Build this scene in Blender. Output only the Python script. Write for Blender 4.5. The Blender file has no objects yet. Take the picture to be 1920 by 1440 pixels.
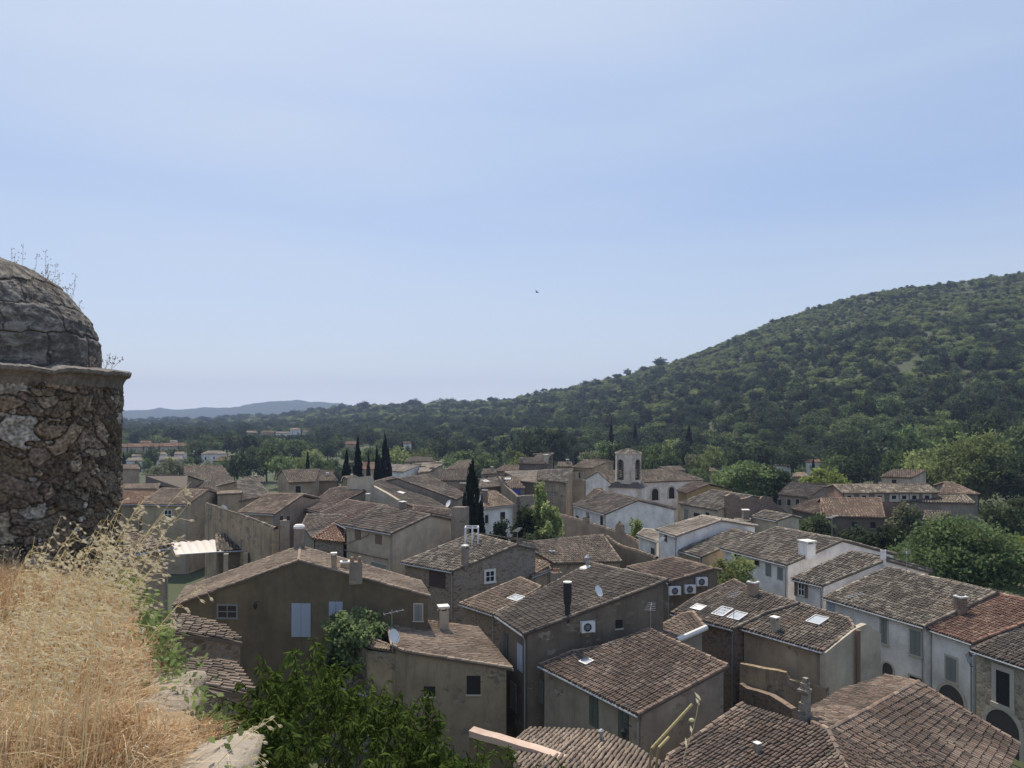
# Village below a castle turret, seen over dry grass. Units are metres; the eye stands at the origin, 20 m up.
SUN = 4.4; SKY = .12; EXPO = 0.25; HAZE = 0.00021; HAZEC = (.39, .49, .77); VEIL = .42; VEILC = (4.4, 5.0, 5.8); AUREOLE = .9
SKYR = [(.63, .66, .72), (.49, .56, .68), (.315, .43, .665), (.34, .46, .68), (.30, .42, .70)]
import bpy, math, random
import numpy as np
from mathutils import Vector
random.seed(7)
RNG = np.random.default_rng(11)
SC = bpy.context.scene
COL = SC.collection
R = math.radians
FPX, HX, HY, EYE = 1442.0, 960.0, 775.0, 20.0   # focal length in photo pixels, horizon, eye height

# ------------------------------------------------------------------ survey: photo pixel -> place
def ray(px, py):
    return np.array([(px - HX) / FPX, 1.0, (HY - py) / FPX])
CAM = np.array([0.0, 0.0, EYE])
def P(px, py, z):
    return CAM + ray(px, py) * ((z - EYE) / ray(px, py)[2])
def PD(px, py, D):
    return CAM + ray(px, py) * D
def on_wall(px, py, p, q):
    """point of the vertical plane through plan points p, q seen at the pixel"""
    n = np.array([q[1] - p[1], p[0] - q[0]])
    d = ray(px, py)
    t = n.dot(np.array(p[:2]) - CAM[:2]) / n.dot(d[:2])
    return CAM + d * t
def smooth(a, b, x):
    t = np.clip((x - a) / (b - a), 0, 1)
    return t * t * (3 - 2 * t)

# ------------------------------------------------------------------ ground height
_T = np.array([(-900, 790, 1500, 900), (230, 786, 1500, 800), (400, 783, 1400, 700), (520, 776, 1300, 600), (600, 766, 1200, 500),
      (700, 757, 1100, 430), (870, 749, 1000, 390), (960, 743, 900, 360), (1070, 722, 850, 335), (1170, 702, 800, 320),
      (1290, 664, 760, 300), (1450, 600, 720, 280), (1600, 555, 690, 262), (1700, 535, 680, 250), (1920, 507, 660, 235), (2600, 470, 640, 220)], float)
_U = (_T[:, 0] - HX) / FPX
_ZR = 20 + (HY - _T[:, 1]) / FPX * _T[:, 2] - np.interp(_T[:, 0], [230, 1000, 1300], [9, 7, 3])
def terrain(x, y):
    x = np.asarray(x, float); y = np.asarray(y, float)
    u = x / np.maximum(y, 40)
    zr = np.interp(u, _U, _ZR); dr = np.interp(u, _U, _T[:, 2]); df = np.interp(u, _U, _T[:, 3])
    t = (y - df) / (dr - df)
    z = zr * np.where(t < 1, np.clip(t, 0, 1) ** 1.15, 1 - 0.6 * smooth(1, 2.2, t))
    z = z + np.clip(t, 0, 1) * (1 - np.clip(t - 1, 0, 1)) * 0.02 * zr * (np.sin(x * .043 + y * .021) + np.sin(x * .017 - y * .034 + 1.3)) * np.where(t > .93, 0.3, 1)
    z = z + 8.5 * (1 - smooth(17, 44, y)) * (1 - smooth(-2, 13, x))
    return z

# ------------------------------------------------------------------ mesh builder
class MB:
    def __init__(s):
        s.v = []; s.f = []; s.c = []; s.m = []; s.n = 0; s.qv = []; s.qf = []; s.qc = []; s.qm = []
    def add(s, verts, faces, col=(1, 1, 1), mat=0):
        b = s.n
        s.v.append(np.asarray(verts, float)); s.n += len(verts)
        for f in faces:
            s.f.append([b + i for i in f]); s.c.append(col); s.m.append(mat)
    def quads(s, verts, quads, cols=None, mat=0):
        b = s.n
        s.v.append(np.asarray(verts, float)); s.n += len(verts)
        q = np.asarray(quads, int) + b
        s.qf.append(q)
        s.qc.append(np.ones((len(q), 3)) if cols is None else np.asarray(cols, float))
        s.qm.append(np.full(len(q), mat))
    def box(s, o, ax, ay, az, col=(1, 1, 1), mat=0):
        """box from corner o along three edge vectors"""
        o, ax, ay, az = [np.asarray(k, float) for k in (o, ax, ay, az)]
        vs = [o + i * ax + j * ay + k * az for k in (0, 1) for j in (0, 1) for i in (0, 1)]
        fs = [(0, 2, 3, 1), (4, 5, 7, 6), (0, 1, 5, 4), (1, 3, 7, 5), (3, 2, 6, 7), (2, 0, 4, 6)]
        if np.dot(np.cross(ax, ay), az) < 0: fs = [f[::-1] for f in fs]
        s.add(vs, fs, col, mat)
    def cbox(s, c, sx, sy, sz, rot=0, col=(1, 1, 1), mat=0):
        """box centred in plan on c, standing on c.z"""
        a = np.array([math.cos(rot), math.sin(rot), 0]); b = np.array([-math.sin(rot), math.cos(rot), 0])
        s.box(np.asarray(c, float) - a * sx / 2 - b * sy / 2, a * sx, b * sy, (0, 0, sz), col, mat)
    def tube(s, pts, r, n=6, col=(1, 1, 1), mat=0, caps=True):
        pts = [np.asarray(p, float) for p in pts]
        rs = r if hasattr(r, '__len__') else [r] * len(pts)
        vs = []
        for i, p in enumerate(pts):
            d = pts[min(i + 1, len(pts) - 1)] - pts[max(i - 1, 0)]
            d = d / (np.linalg.norm(d) + 1e-9)
            a = np.cross(d, (0, 0, 1) if abs(d[2]) < .9 else (1, 0, 0)); a /= np.linalg.norm(a); b = np.cross(d, a)
            for k in range(n):
                t = 2 * math.pi * k / n
                vs.append(p + rs[i] * (math.cos(t) * a + math.sin(t) * b))
        fs = []
        for i in range(len(pts) - 1):
            for k in range(n):
                fs.append((i * n + k, i * n + (k + 1) % n, (i + 1) * n + (k + 1) % n, (i + 1) * n + k))
        if caps:
            fs.append(tuple(range(n))[::-1]); fs.append(tuple((len(pts) - 1) * n + k for k in range(n)))
        s.add(vs, fs, col, mat)
    def lathe(s, c, prof, n=16, col=(1, 1, 1), mat=0):
        c = np.asarray(c, float); vs = []; fs = []
        for (r, z) in prof:
            for k in range(n):
                t = 2 * math.pi * k / n
                vs.append(c + np.array([r * math.cos(t), r * math.sin(t), z]))
        for i in range(len(prof) - 1):
            for k in range(n):
                fs.append((i * n + k, i * n + (k + 1) % n, (i + 1) * n + (k + 1) % n, (i + 1) * n + k))
        fs.append(tuple(range(n))[::-1]); fs.append(tuple((len(prof) - 1) * n + k for k in range(n)))
        s.add(vs, fs, col, mat)
    def ell(s, c, rx, ry, rz, n=8, m=6, col=(1, 1, 1), mat=0):
        s.lathe(c, [(max(.001, math.sin(math.pi * i / m)), -math.cos(math.pi * i / m)) for i in range(m + 1)], n, col, mat)
        k = np.array([rx, ry, rz]); s.v[-1] = (s.v[-1] - np.asarray(c)) * k + np.asarray(c)
    def build(s, name, mats, parent=None, smooth_shade=False, loc=None):
        if parent is not None and loc is None: loc = ORIG[parent.name]
        loc = np.zeros(3) if loc is None else np.asarray(loc, float)
        v = (np.concatenate(s.v) if s.v else np.zeros((0, 3))) - loc
        loops = []; starts = []; cols = []; mi = []; k = 0
        if s.f:
            lens = np.array([len(f) for f in s.f]); loops.append(np.concatenate([np.array(f) for f in s.f]))
            starts.append(np.concatenate(([0], np.cumsum(lens)[:-1]))); k = lens.sum()
            cols.append(np.repeat(np.array(s.c, float), lens, axis=0)); mi.append(np.array(s.m))
        if s.qf:
            q = np.concatenate(s.qf); loops.append(q.ravel()); starts.append(k + 4 * np.arange(len(q)))
            cols.append(np.repeat(np.concatenate(s.qc), 4, axis=0)); mi.append(np.concatenate(s.qm))
        me = bpy.data.meshes.new(name)
        me.vertices.add(len(v)); me.vertices.foreach_set('co', v.astype(np.float32).ravel())
        if loops:
            L = np.concatenate(loops).astype(np.int32); S = np.concatenate(starts).astype(np.int32)
            me.loops.add(len(L)); me.loops.foreach_set('vertex_index', L)
            me.polygons.add(len(S)); me.polygons.foreach_set('loop_start', S)
            me.polygons.foreach_set('material_index', np.concatenate(mi).astype(np.int32))
            if smooth_shade: me.polygons.foreach_set('use_smooth', np.ones(len(S), bool))
            else: me.polygons.foreach_set('use_smooth', np.zeros(len(S), bool))
            ca = me.color_attributes.new('tint', 'FLOAT_COLOR', 'CORNER')
            c4 = np.ones((len(L), 4), np.float32); c4[:, :3] = np.concatenate(cols)
            ca.data.foreach_set('color', c4.ravel())
        me.update(calc_edges=True); me.validate()
        for m in (mats if isinstance(mats, (list, tuple)) else [mats]): me.materials.append(m)
        o = bpy.data.objects.new(name, me); COL.objects.link(o)
        if parent is not None:
            o.parent = parent; ORIG[o.name] = loc
            o['_dummy'] = 0; del o['_dummy']
        else:
            o.location = loc; ORIG[o.name] = loc
        return o
ORIG = {}
def thing(name, loc, label, cat, group=None):
    o = bpy.data.objects.new(name, None); COL.objects.link(o); o.location = tuple(float(k) for k in loc)
    o.empty_display_size = .3
    ORIG[o.name] = np.asarray(loc, float)
    return tag(o, label, cat, group)
def tag(o, label=None, cat=None, group=None, kind=None):
    if label: o['label'] = label
    if cat: o['category'] = cat
    if group: o['group'] = group
    if kind: o['kind'] = kind
    return o

# ------------------------------------------------------------------ materials
def nmat(name):
    m = bpy.data.materials.new(name); m.use_nodes = True
    nt = m.node_tree; nt.nodes.clear()
    return m, nt
def N(nt, t, **kw):
    n = nt.nodes.new(t)
    for k, v in kw.items():
        if k.startswith('i_'):
            key = k[2:]; key = int(key) if key.isdigit() else key.replace('_', ' ')
            n.inputs[key].default_value = v
        else: setattr(n, k, v)
    return n
def ramp(nt, fac, stops):
    r = N(nt, 'ShaderNodeValToRGB'); nt.links.new(fac, r.inputs[0])
    e = r.color_ramp.elements
    while len(e) < len(stops): e.new(.5)
    for i, (p, c) in enumerate(stops):
        e[i].position = p; e[i].color = (*c, 1) if len(c) == 3 else c
    return r.outputs[0]
def pos(nt, scale=(1, 1, 1)):
    g = N(nt, 'ShaderNodeNewGeometry'); mp = N(nt, 'ShaderNodeMapping', i_Scale=scale)
    nt.links.new(g.outputs['Position'], mp.inputs[0]); return mp.outputs[0]
def noise(nt, vec, scale, detail=4, rough=.6):
    n = N(nt, 'ShaderNodeTexNoise', i_Scale=scale, i_Detail=detail, i_Roughness=rough)
    nt.links.new(vec, n.inputs['Vector']); return n.outputs['Fac']
def mix(nt, f, a, b, mode='MIX'):
    m = N(nt, 'ShaderNodeMix', data_type='RGBA', blend_type=mode)
    for k, v in ((0, f), (6, a), (7, b)):
        if hasattr(v, 'is_linked'): nt.links.new(v, m.inputs[k])
        elif k == 0: m.inputs[0].default_value = v
        else: m.inputs[k].default_value = (*v, 1)
    return m.outputs[2]
def finish(nt, col, rough=.9, bump=None, bstr=.3, bdist=.02, spec=.2, metal=0):
    b = N(nt, 'ShaderNodeBsdfPrincipled'); o = N(nt, 'ShaderNodeOutputMaterial')
    if hasattr(col, 'is_linked'): nt.links.new(col, b.inputs['Base Color'])
    else: b.inputs['Base Color'].default_value = (*col, 1)
    b.inputs['Roughness'].default_value = rough; b.inputs['Specular IOR Level'].default_value = spec
    b.inputs['Metallic'].default_value = metal
    if bump is not None:
        bp = N(nt, 'ShaderNodeBump', i_Strength=bstr, i_Distance=bdist)
        nt.links.new(bump, bp.inputs['Height']); nt.links.new(bp.outputs[0], b.inputs['Normal'])
    nt.links.new(b.outputs[0], o.inputs[0])
    return b
def sc3(c, k): return tuple(min(1, x * k) for x in c)
def plaster(name, c, stain=.5, dark=.62, stone=0):
    m, nt = nmat(name); p = pos(nt)
    f1 = noise(nt, p, .55, 5, .65); f2 = noise(nt, pos(nt, (2.2, 2.2, .28)), 1.0, 5, .7); f3 = noise(nt, p, 14, 4, .7)
    c1 = mix(nt, ramp(nt, f1, [(.34, (0, 0, 0)), (.66, (1, 1, 1))]), sc3(c, .72), sc3(c, 1.18))
    f4 = noise(nt, p, 1.7, 6, .75)
    c1 = mix(nt, ramp(nt, f4, [(.56, (0, 0, 0)), (.63, (stain * .55,) * 3)]), c1, (c[0] * .86, c[1] * .76, c[2] * .66))
    c2 = mix(nt, ramp(nt, f2, [(.50, (0, 0, 0)), (.70, (min(1, stain * 1.25),) * 3)]), c1, tuple(x * dark * t for x, t in zip(c, (.95, .93, .92))))
    c3 = mix(nt, ramp(nt, f3, [(.3, (.22,) * 3), (.62, (0, 0, 0))]), c2, sc3(c, .6))
    if stone:
        v = N(nt, 'ShaderNodeTexVoronoi', i_Scale=3.2); nt.links.new(pos(nt, (1, 1, 1.6)), v.inputs['Vector'])
        sx = N(nt, 'ShaderNodeSeparateColor'); nt.links.new(v.outputs['Color'], sx.inputs[0])
        st = ramp(nt, sx.outputs[0], [(0, (.13, .105, .08)), (.5, (.22, .18, .14)), (1, (.34, .29, .23))])
        f5 = noise(nt, pos(nt, (1, 1, 1.3)), .62, 6, .72)
        c3 = mix(nt, ramp(nt, f5, [(.62 - stone * .12, (0, 0, 0)), (.66 - stone * .12, (.85,) * 3)]), c3, st)
    finish(nt, c3, .93, f3, .35, .03); return m
def rubble(name, c, scale=2.6, mortar=(.34, .30, .25)):
    m, nt = nmat(name); p = pos(nt, (1, 1, 1.5))
    ns = noise(nt, p, 2.0, 3); ad = N(nt, 'ShaderNodeVectorMath', operation='ADD')
    nt.links.new(p, ad.inputs[0]); sep = N(nt, 'ShaderNodeCombineXYZ')
    nt.links.new(ns, sep.inputs[0]); nt.links.new(ns, sep.inputs[1]); nt.links.new(sep.outputs[0], ad.inputs[1])
    v = N(nt, 'ShaderNodeTexVoronoi', i_Scale=scale); nt.links.new(ad.outputs[0], v.inputs['Vector'])
    e = N(nt, 'ShaderNodeTexVoronoi', feature='DISTANCE_TO_EDGE', i_Scale=scale); nt.links.new(ad.outputs[0], e.inputs['Vector'])
    sx = N(nt, 'ShaderNodeSeparateColor'); nt.links.new(v.outputs['Color'], sx.inputs[0])
    st = ramp(nt, sx.outputs[0], [(0, sc3(c, .6)), (.5, c), (1, sc3(c, 1.45))])
    em = ramp(nt, e.outputs['Distance'], [(.02, (1, 1, 1)), (.12, (0, 0, 0))])
    c1 = mix(nt, em, st, mortar)
    big = noise(nt, p, .5, 4); c2 = mix(nt, ramp(nt, big, [(.4, (0, 0, 0)), (.65, (.55,) * 3)]), c1, sc3(mortar, .95))
    fine = noise(nt, p, 18, 4)
    c3 = mix(nt, ramp(nt, fine, [(.3, (.3,) * 3), (.6, (0, 0, 0))]), c2, sc3(c, .4))
    finish(nt, c3, .95, e.outputs['Distance'], .6, .06); return m
def tintmat(name, rough=.9, ns=9.0, amt=.35, dirt=(.10, .09, .08), spec=.15, lich=None):
    m, nt = nmat(name)
    a = N(nt, 'ShaderNodeVertexColor', layer_name='tint'); p = pos(nt)
    f = noise(nt, p, ns, 5, .7)
    c = mix(nt, ramp(nt, f, [(.42, (amt,) * 3), (.62, (0, 0, 0))]), a.outputs[0], dirt)
    if lich:
        g = noise(nt, p, 4.2, 5, .75)
        c = mix(nt, ramp(nt, g, [(.58, (0, 0, 0)), (.72, (.55,) * 3)]), c, lich)
    finish(nt, c, rough, f, .25, .02, spec); return m
def plain(name, c, rough=.6, var=.12, spec=.3, metal=0, ns=6):
    m, nt = nmat(name); f = noise(nt, pos(nt), ns, 4)
    finish(nt, mix(nt, f, sc3(c, 1 - var), sc3(c, 1 + var)), rough, None, spec=spec, metal=metal); return m
def leafmat(name, c, trans=.35, var=.35):
    m, nt = nmat(name)
    a = N(nt, 'ShaderNodeVertexColor', layer_name='tint')
    f = noise(nt, pos(nt), .9, 3)
    oi = N(nt, 'ShaderNodeObjectInfo')
    c1 = mix(nt, f, sc3(c, 1 - var), sc3(c, 1 + var))
    c1 = mix(nt, 1.0, c1, a.outputs[0], 'MULTIPLY')
    hsv = N(nt, 'ShaderNodeHueSaturation'); nt.links.new(c1, hsv.inputs['Color'])
    mr = N(nt, 'ShaderNodeMapRange', i_3=.62, i_4=1.40); nt.links.new(oi.outputs['Random'], mr.inputs[0]); nt.links.new(mr.outputs[0], hsv.inputs['Value'])
    d = N(nt, 'ShaderNodeBsdfDiffuse'); t = N(nt, 'ShaderNodeBsdfTranslucent')
    mx = N(nt, 'ShaderNodeMixShader', i_0=trans); o = N(nt, 'ShaderNodeOutputMaterial')
    nt.links.new(hsv.outputs[0], d.inputs[0]); nt.links.new(hsv.outputs[0], t.inputs[0])
    nt.links.new(d.outputs[0], mx.inputs[1]); nt.links.new(t.outputs[0], mx.inputs[2])
    nt.links.new(mx.outputs[0], o.inputs[0])
    return m

M = {}
M['beige'] = plaster('beige plaster', (0.305, 0.238, 0.158), stone=0.35)
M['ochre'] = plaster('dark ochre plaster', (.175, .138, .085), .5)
M['pink'] = plaster('pinkish plaster', (0.390, 0.285, 0.202), .35)
M['white'] = plaster('white lime wall', (0.80, 0.755, 0.70), .25, .75)
M['offwhite'] = plaster('off-white plaster', (0.492, 0.420, 0.312), .4, .7)
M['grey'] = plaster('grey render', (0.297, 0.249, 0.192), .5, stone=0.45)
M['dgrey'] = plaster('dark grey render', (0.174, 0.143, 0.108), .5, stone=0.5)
M['cream'] = plaster('cream plaster', (0.424, 0.333, 0.222), .4, stone=0.2)
M['yellow'] = plaster('yellow ochre plaster', (0.356, 0.253, 0.114), .4)
M['streak'] = plaster('streaked old plaster', (0.390, 0.301, 0.195), .9, .4, stone=0.7)
M['rub'] = rubble('rubble stone wall', (0.212, 0.166, 0.114))
M['rubpale'] = rubble('pale stone wall', (0.339, 0.277, 0.188), 2.2, (.42, .37, .30))
M['brick'] = rubble('old brown stone and brick', (0.204, 0.135, 0.087), 3.4, (.26, .21, .17))
M['tile'] = tintmat('canal roof tile', lich=(.36, .33, .27))
M['tilenew'] = tintmat('newer roof tile', amt=.15)
M['trim'] = plain('pale stone trim', (.50, .45, .37), .9)
M['shut'] = plain('grey green shutter', (.22, .235, .21), .7)
M['shutdk'] = plain('dark grey green shutter', (.085, .095, .08), .7)
M['shutbrown'] = plain('brown shutter', (.20, .13, .09), .7)
M['shutdark'] = plain('dark brown shutter', (.07, .05, .045), .7)
M['shutblue'] = plain('pale blue shutter', (.36, .40, .47), .6)
M['pane'] = plain('dark window glass', (.02, .022, .026), .15, .1, .5)
M['dark'] = plain('unlit interior', (.025, .023, .02), .9)  # near-black flat colour stands for the shade inside openings
M['dim'] = plain('dim interior', (.075, .068, .058), .95)  # shade behind the arches, put into the colour of a flat sheet
M['tower'] = plaster('bell tower stone', (.58, .51, .43), .8, .5)
M['metal'] = plain('zinc', (.35, .36, .37), .45, .15, .5, .6)
M['black'] = plain('black flue metal', (.025, .025, .028), .5)
M['acwhite'] = plain('white enamel', (.72, .72, .70), .4)
M['whiteframe'] = plain('white painted wood', (.75, .75, .73), .5)
M['skylight'] = plain('skylight glass', (.40, .42, .44), .2, .1, .6)  # pale base colour carries the sky's reflection in the pane
M['lime'] = plain('white mortar', (.68, .66, .60), .95)
M['wood'] = plain('weathered timber', (.20, .14, .09), .85)
M['terracotta'] = plain('terracotta', (.36, .19, .12), .85)
M['millred'] = plaster('faded red plaster', (.27, .175, .125), .5)
M['blue'] = plain('blue tarpaulin', (.05, .07, .32), .6)
M['canvas'] = plain('cream awning canvas', (.66, .58, .50), .85)
M['coping'] = plaster('pinkish mortar coping', (.62, .46, .36), .3)
# ------------------------------------------------------------------ houses
PAL = {
 'old': [(.215, .178, .15), (.27, .222, .185), (.165, .14, .122), (.32, .27, .225), (.245, .17, .132), (.19, .155, .13)],
 'brown': [(.22, .155, .125), (.28, .19, .15), (.17, .13, .11), (.33, .25, .20), (.25, .165, .125)],
 'dark': [(.17, .14, .122), (.21, .17, .145), (.13, .112, .10), (.25, .205, .17)],
 'pale': [(.50, .43, .36), (.47, .40, .335), (.53, .46, .385), (.45, .375, .31)],
 'orange': [(.42, .22, .14), (.36, .19, .125), (.46, .30, .20), (.30, .18, .13), (.40, .26, .18)],
 'red': [(.30, .15, .105), (.25, .13, .095), (.34, .18, .125), (.28, .16, .12), (.45, .30, .21)],
 'lichen': [(.22, .185, .155), (.27, .23, .19), (.44, .39, .32), (.18, .155, .135), (.34, .29, .24), (.24, .18, .14)],
 'tan': [(.36, .27, .21), (.32, .24, .185), (.39, .30, .235), (.28, .215, .17)],
}
for k_ in PAL: PAL[k_] = [tuple((.85 * c + .15 * sum(p_) / 3) * w_ for c, w_ in zip(p_, (1.01, .965, .865))) for p_ in PAL[k_]]
DIAG = []
def F(e0, e1, z, pitch, others, m=None):
    """roof facet: level line e0-e1 (pixels) at height z, pitch in degrees (+ the others lie higher, - lower)"""
    a = P(*e0, z); b = P(*e1, z)
    e = (b - a)[:2]; e /= np.linalg.norm(e)
    mm = np.array([-e[1], e[0]])
    if m is not None:
        mm = np.array(m, float); mm /= np.linalg.norm(mm)
    else:
        ap = np.mean([P(*o, z + (0.8 if pitch > 0 else -.8))[:2] for o in others], axis=0)
        if np.dot(ap - a[:2], mm) < 0: mm = -mm
    tp = math.tan(R(pitch)); mid = (a + b)[:2] / 2
    out = [a, b]
    for o in others:
        d = ray(*o)
        t = (z - EYE + tp * np.dot(-mid, mm)) / (d[2] - tp * np.dot(d[:2], mm))
        out.append(CAM + d * t)
    return dict(poly=out, up=mm if pitch > 0 else -mm, tp=abs(tp))
def FP(pts, up, tp):
    return dict(poly=[np.array(p, float) for p in pts], up=np.array(up, float), tp=tp)
def mirror(f, i=2, j=3, k=1.0):
    """back slope beyond the ridge poly[i]-poly[j], k times as deep as the front"""
    p = f['poly']; r1, r0 = p[i], p[j]
    b, a = p[i - 1], p[(j + 1) % len(p)]
    def beyond(r, q):
        d = (r - q) * k; w = np.dot(d[:2], f['up']); n = f['up'] * w
        return np.array([r[0] + n[0], r[1] + n[1], r[2] - f['tp'] * w])
    return dict(poly=[r0, r1, beyond(r1, b), beyond(r0, a)], up=-f['up'], tp=f['tp'])
def fz(f, xy):
    p = f['poly'][0]
    return p[2] + f['tp'] * np.dot(np.asarray(xy)[:2] - p[:2], f['up'])
def area2(p):
    return sum(p[i][0] * p[(i + 1) % len(p)][1] - p[(i + 1) % len(p)][0] * p[i][1] for i in range(len(p))) / 2
def inset(f, shared, d):
    p = f['poly']; n = len(p); s = 1 if area2(p) > 0 else -1
    lines = []
    for i in range(n):
        a, b = p[i][:2], p[(i + 1) % n][:2]; e = b - a; e = e / (np.linalg.norm(e) + 1e-9)
        nrm = np.array([-e[1], e[0]]) * s
        along = abs(np.dot(e, f['up']))
        off = 0 if shared[i] else (d if along < .6 else d * .45)
        lines.append((a + nrm * off, e))
    out = []
    for i in range(n):
        (a, e), (b, g) = lines[i - 1], lines[i]
        den = e[0] * g[1] - e[1] * g[0]
        if abs(den) < .05: q = b
        else:
            t = ((b - a)[0] * g[1] - (b - a)[1] * g[0]) / den; q = a + e * t
            if np.linalg.norm(q - p[i][:2]) > 4 * d: q = b
        out.append(np.array([q[0], q[1], fz(f, q)]))
    return out
def tile_rows(mb, f, pal, w, L, k, rng, patch=.5):
    p = np.array(f['poly']); up = f['up']; tp = f['tp']
    ae = np.array([up[1], -up[0]]); cs = 1 / math.sqrt(1 + tp * tp)
    dn = np.array([-up[0] * cs, -up[1] * cs, -tp * cs]); a3 = np.array([ae[0], ae[1], 0]); nr = np.cross(a3, dn); nr = nr if nr[2] > 0 else -nr
    o = p[0]; A = (p - o) @ a3; S = (p - o) @ dn
    pal = np.array(pal); r = w * .40
    ph = rng.random(4) * 6
    n = len(p); rows = np.arange(A.min() + w * .5, A.max() - w * .2, w)
    bases = []; cols = []
    for a in rows:
        xs = []
        for i in range(n):
            a0, a1 = A[i], A[(i + 1) % n]
            if (a0 <= a < a1) or (a1 <= a < a0):
                xs.append(S[i] + (a - a0) / (a1 - a0) * (S[(i + 1) % n] - S[i]))
        xs.sort()
        for s0, s1 in zip(xs[::2], xs[1::2]):
            m = int((s1 - s0) / L)
            if m < 1: continue
            Lq = (s1 - s0) / m
            jo = rng.normal(0, .012)
            for j in range(m):
                bases.append((a + jo + rng.normal(0, .010), s1 + .05 - j * Lq + rng.normal(0, .012), Lq))
    if not bases: return
    B = np.array(bases); m = len(B)
    q = np.sin(B[:, 0] * .9 + ph[0]) * np.sin(B[:, 1] * .8 + ph[1]) + np.sin(B[:, 0] * 2.3 + ph[2]) * np.sin(B[:, 1] * 2.0 + ph[3]) * .6
    idx = rng.integers(0, len(pal), m)
    idx = np.where(rng.random(m) < patch, np.clip(((q + 1.6) / 3.2 * len(pal)).astype(int), 0, len(pal) - 1), idx)
    c = pal[idx] * .67 * rng.uniform(.74, 1.24, (m, 1)) * (1 + .20 * q[:, None])
    sag = .03 + .028 * np.sin(B[:, 0] * .55 + ph[1]) * np.sin(B[:, 1] * .6 + ph[2]) + .02 * np.sin(B[:, 0] * 1.3 + ph[3])
    th = np.linspace(0, math.pi, k + 1)
    sk = rng.normal(0, .02, m)
    V = np.zeros((m, 2, k + 1, 3))
    for e, (ds, rr, lift) in enumerate(((0, r, .045), (-1.12, r * .84, .012))):
        aa = B[:, 0][:, None] + sk[:, None] * e - rr * np.cos(th)[None]
        ss = (B[:, 1] + ds * B[:, 2])[:, None] + 0 * th[None]
        hh = lift + rr * .9 * np.sin(th)[None] + 0 * aa + rng.normal(0, .007, m)[:, None] + sag[:, None]
        V[:, e] = o + aa[..., None] * a3 + ss[..., None] * dn + hh[..., None] * nr
    bi = (np.arange(m) * 2 * (k + 1))[:, None]
    i = np.arange(k)[None]
    Q = np.stack([bi + i, bi + i + 1, bi + k + 1 + i + 1, bi + k + 1 + i], -1).reshape(-1, 4)
    mb.quads(V.reshape(-1, 3), Q, np.repeat(np.clip(c, .02, .9), k, axis=0))
def cap_line(mb, a, b, pal, rng, r=.12, L=.42, lift=.03, k=4):
    a = np.asarray(a, float); b = np.asarray(b, float); d = b - a; ln = np.linalg.norm(d)
    if ln < .3 or abs(d[2]) > .98 * ln: return
    d /= ln; side = np.cross(d, (0, 0, 1)); side /= np.linalg.norm(side); nr = np.cross(side, d)
    m = max(1, int(ln / L)); th = np.linspace(-.2, math.pi + .2, k + 1)
    for j in range(m):
        c = np.array(pal[rng.integers(len(pal))]) * rng.uniform(.85, 1.2)
        s = a + d * ln * j / m; e = a + d * (ln * (j + 1) / m + .04); w = rng.normal(0, .008, 3)
        vs = [s + w - side * r * .86 * math.cos(t) + nr * (lift + r * .8 * math.sin(t)) for t in th] + [e + w - side * r * math.cos(t) + nr * (lift + .02 + r * .95 * math.sin(t)) for t in th]
        mb.add(vs, [(i, i + 1, k + 2 + i, k + 1 + i) for i in range(k)], tuple(c))
class House: pass
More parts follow.
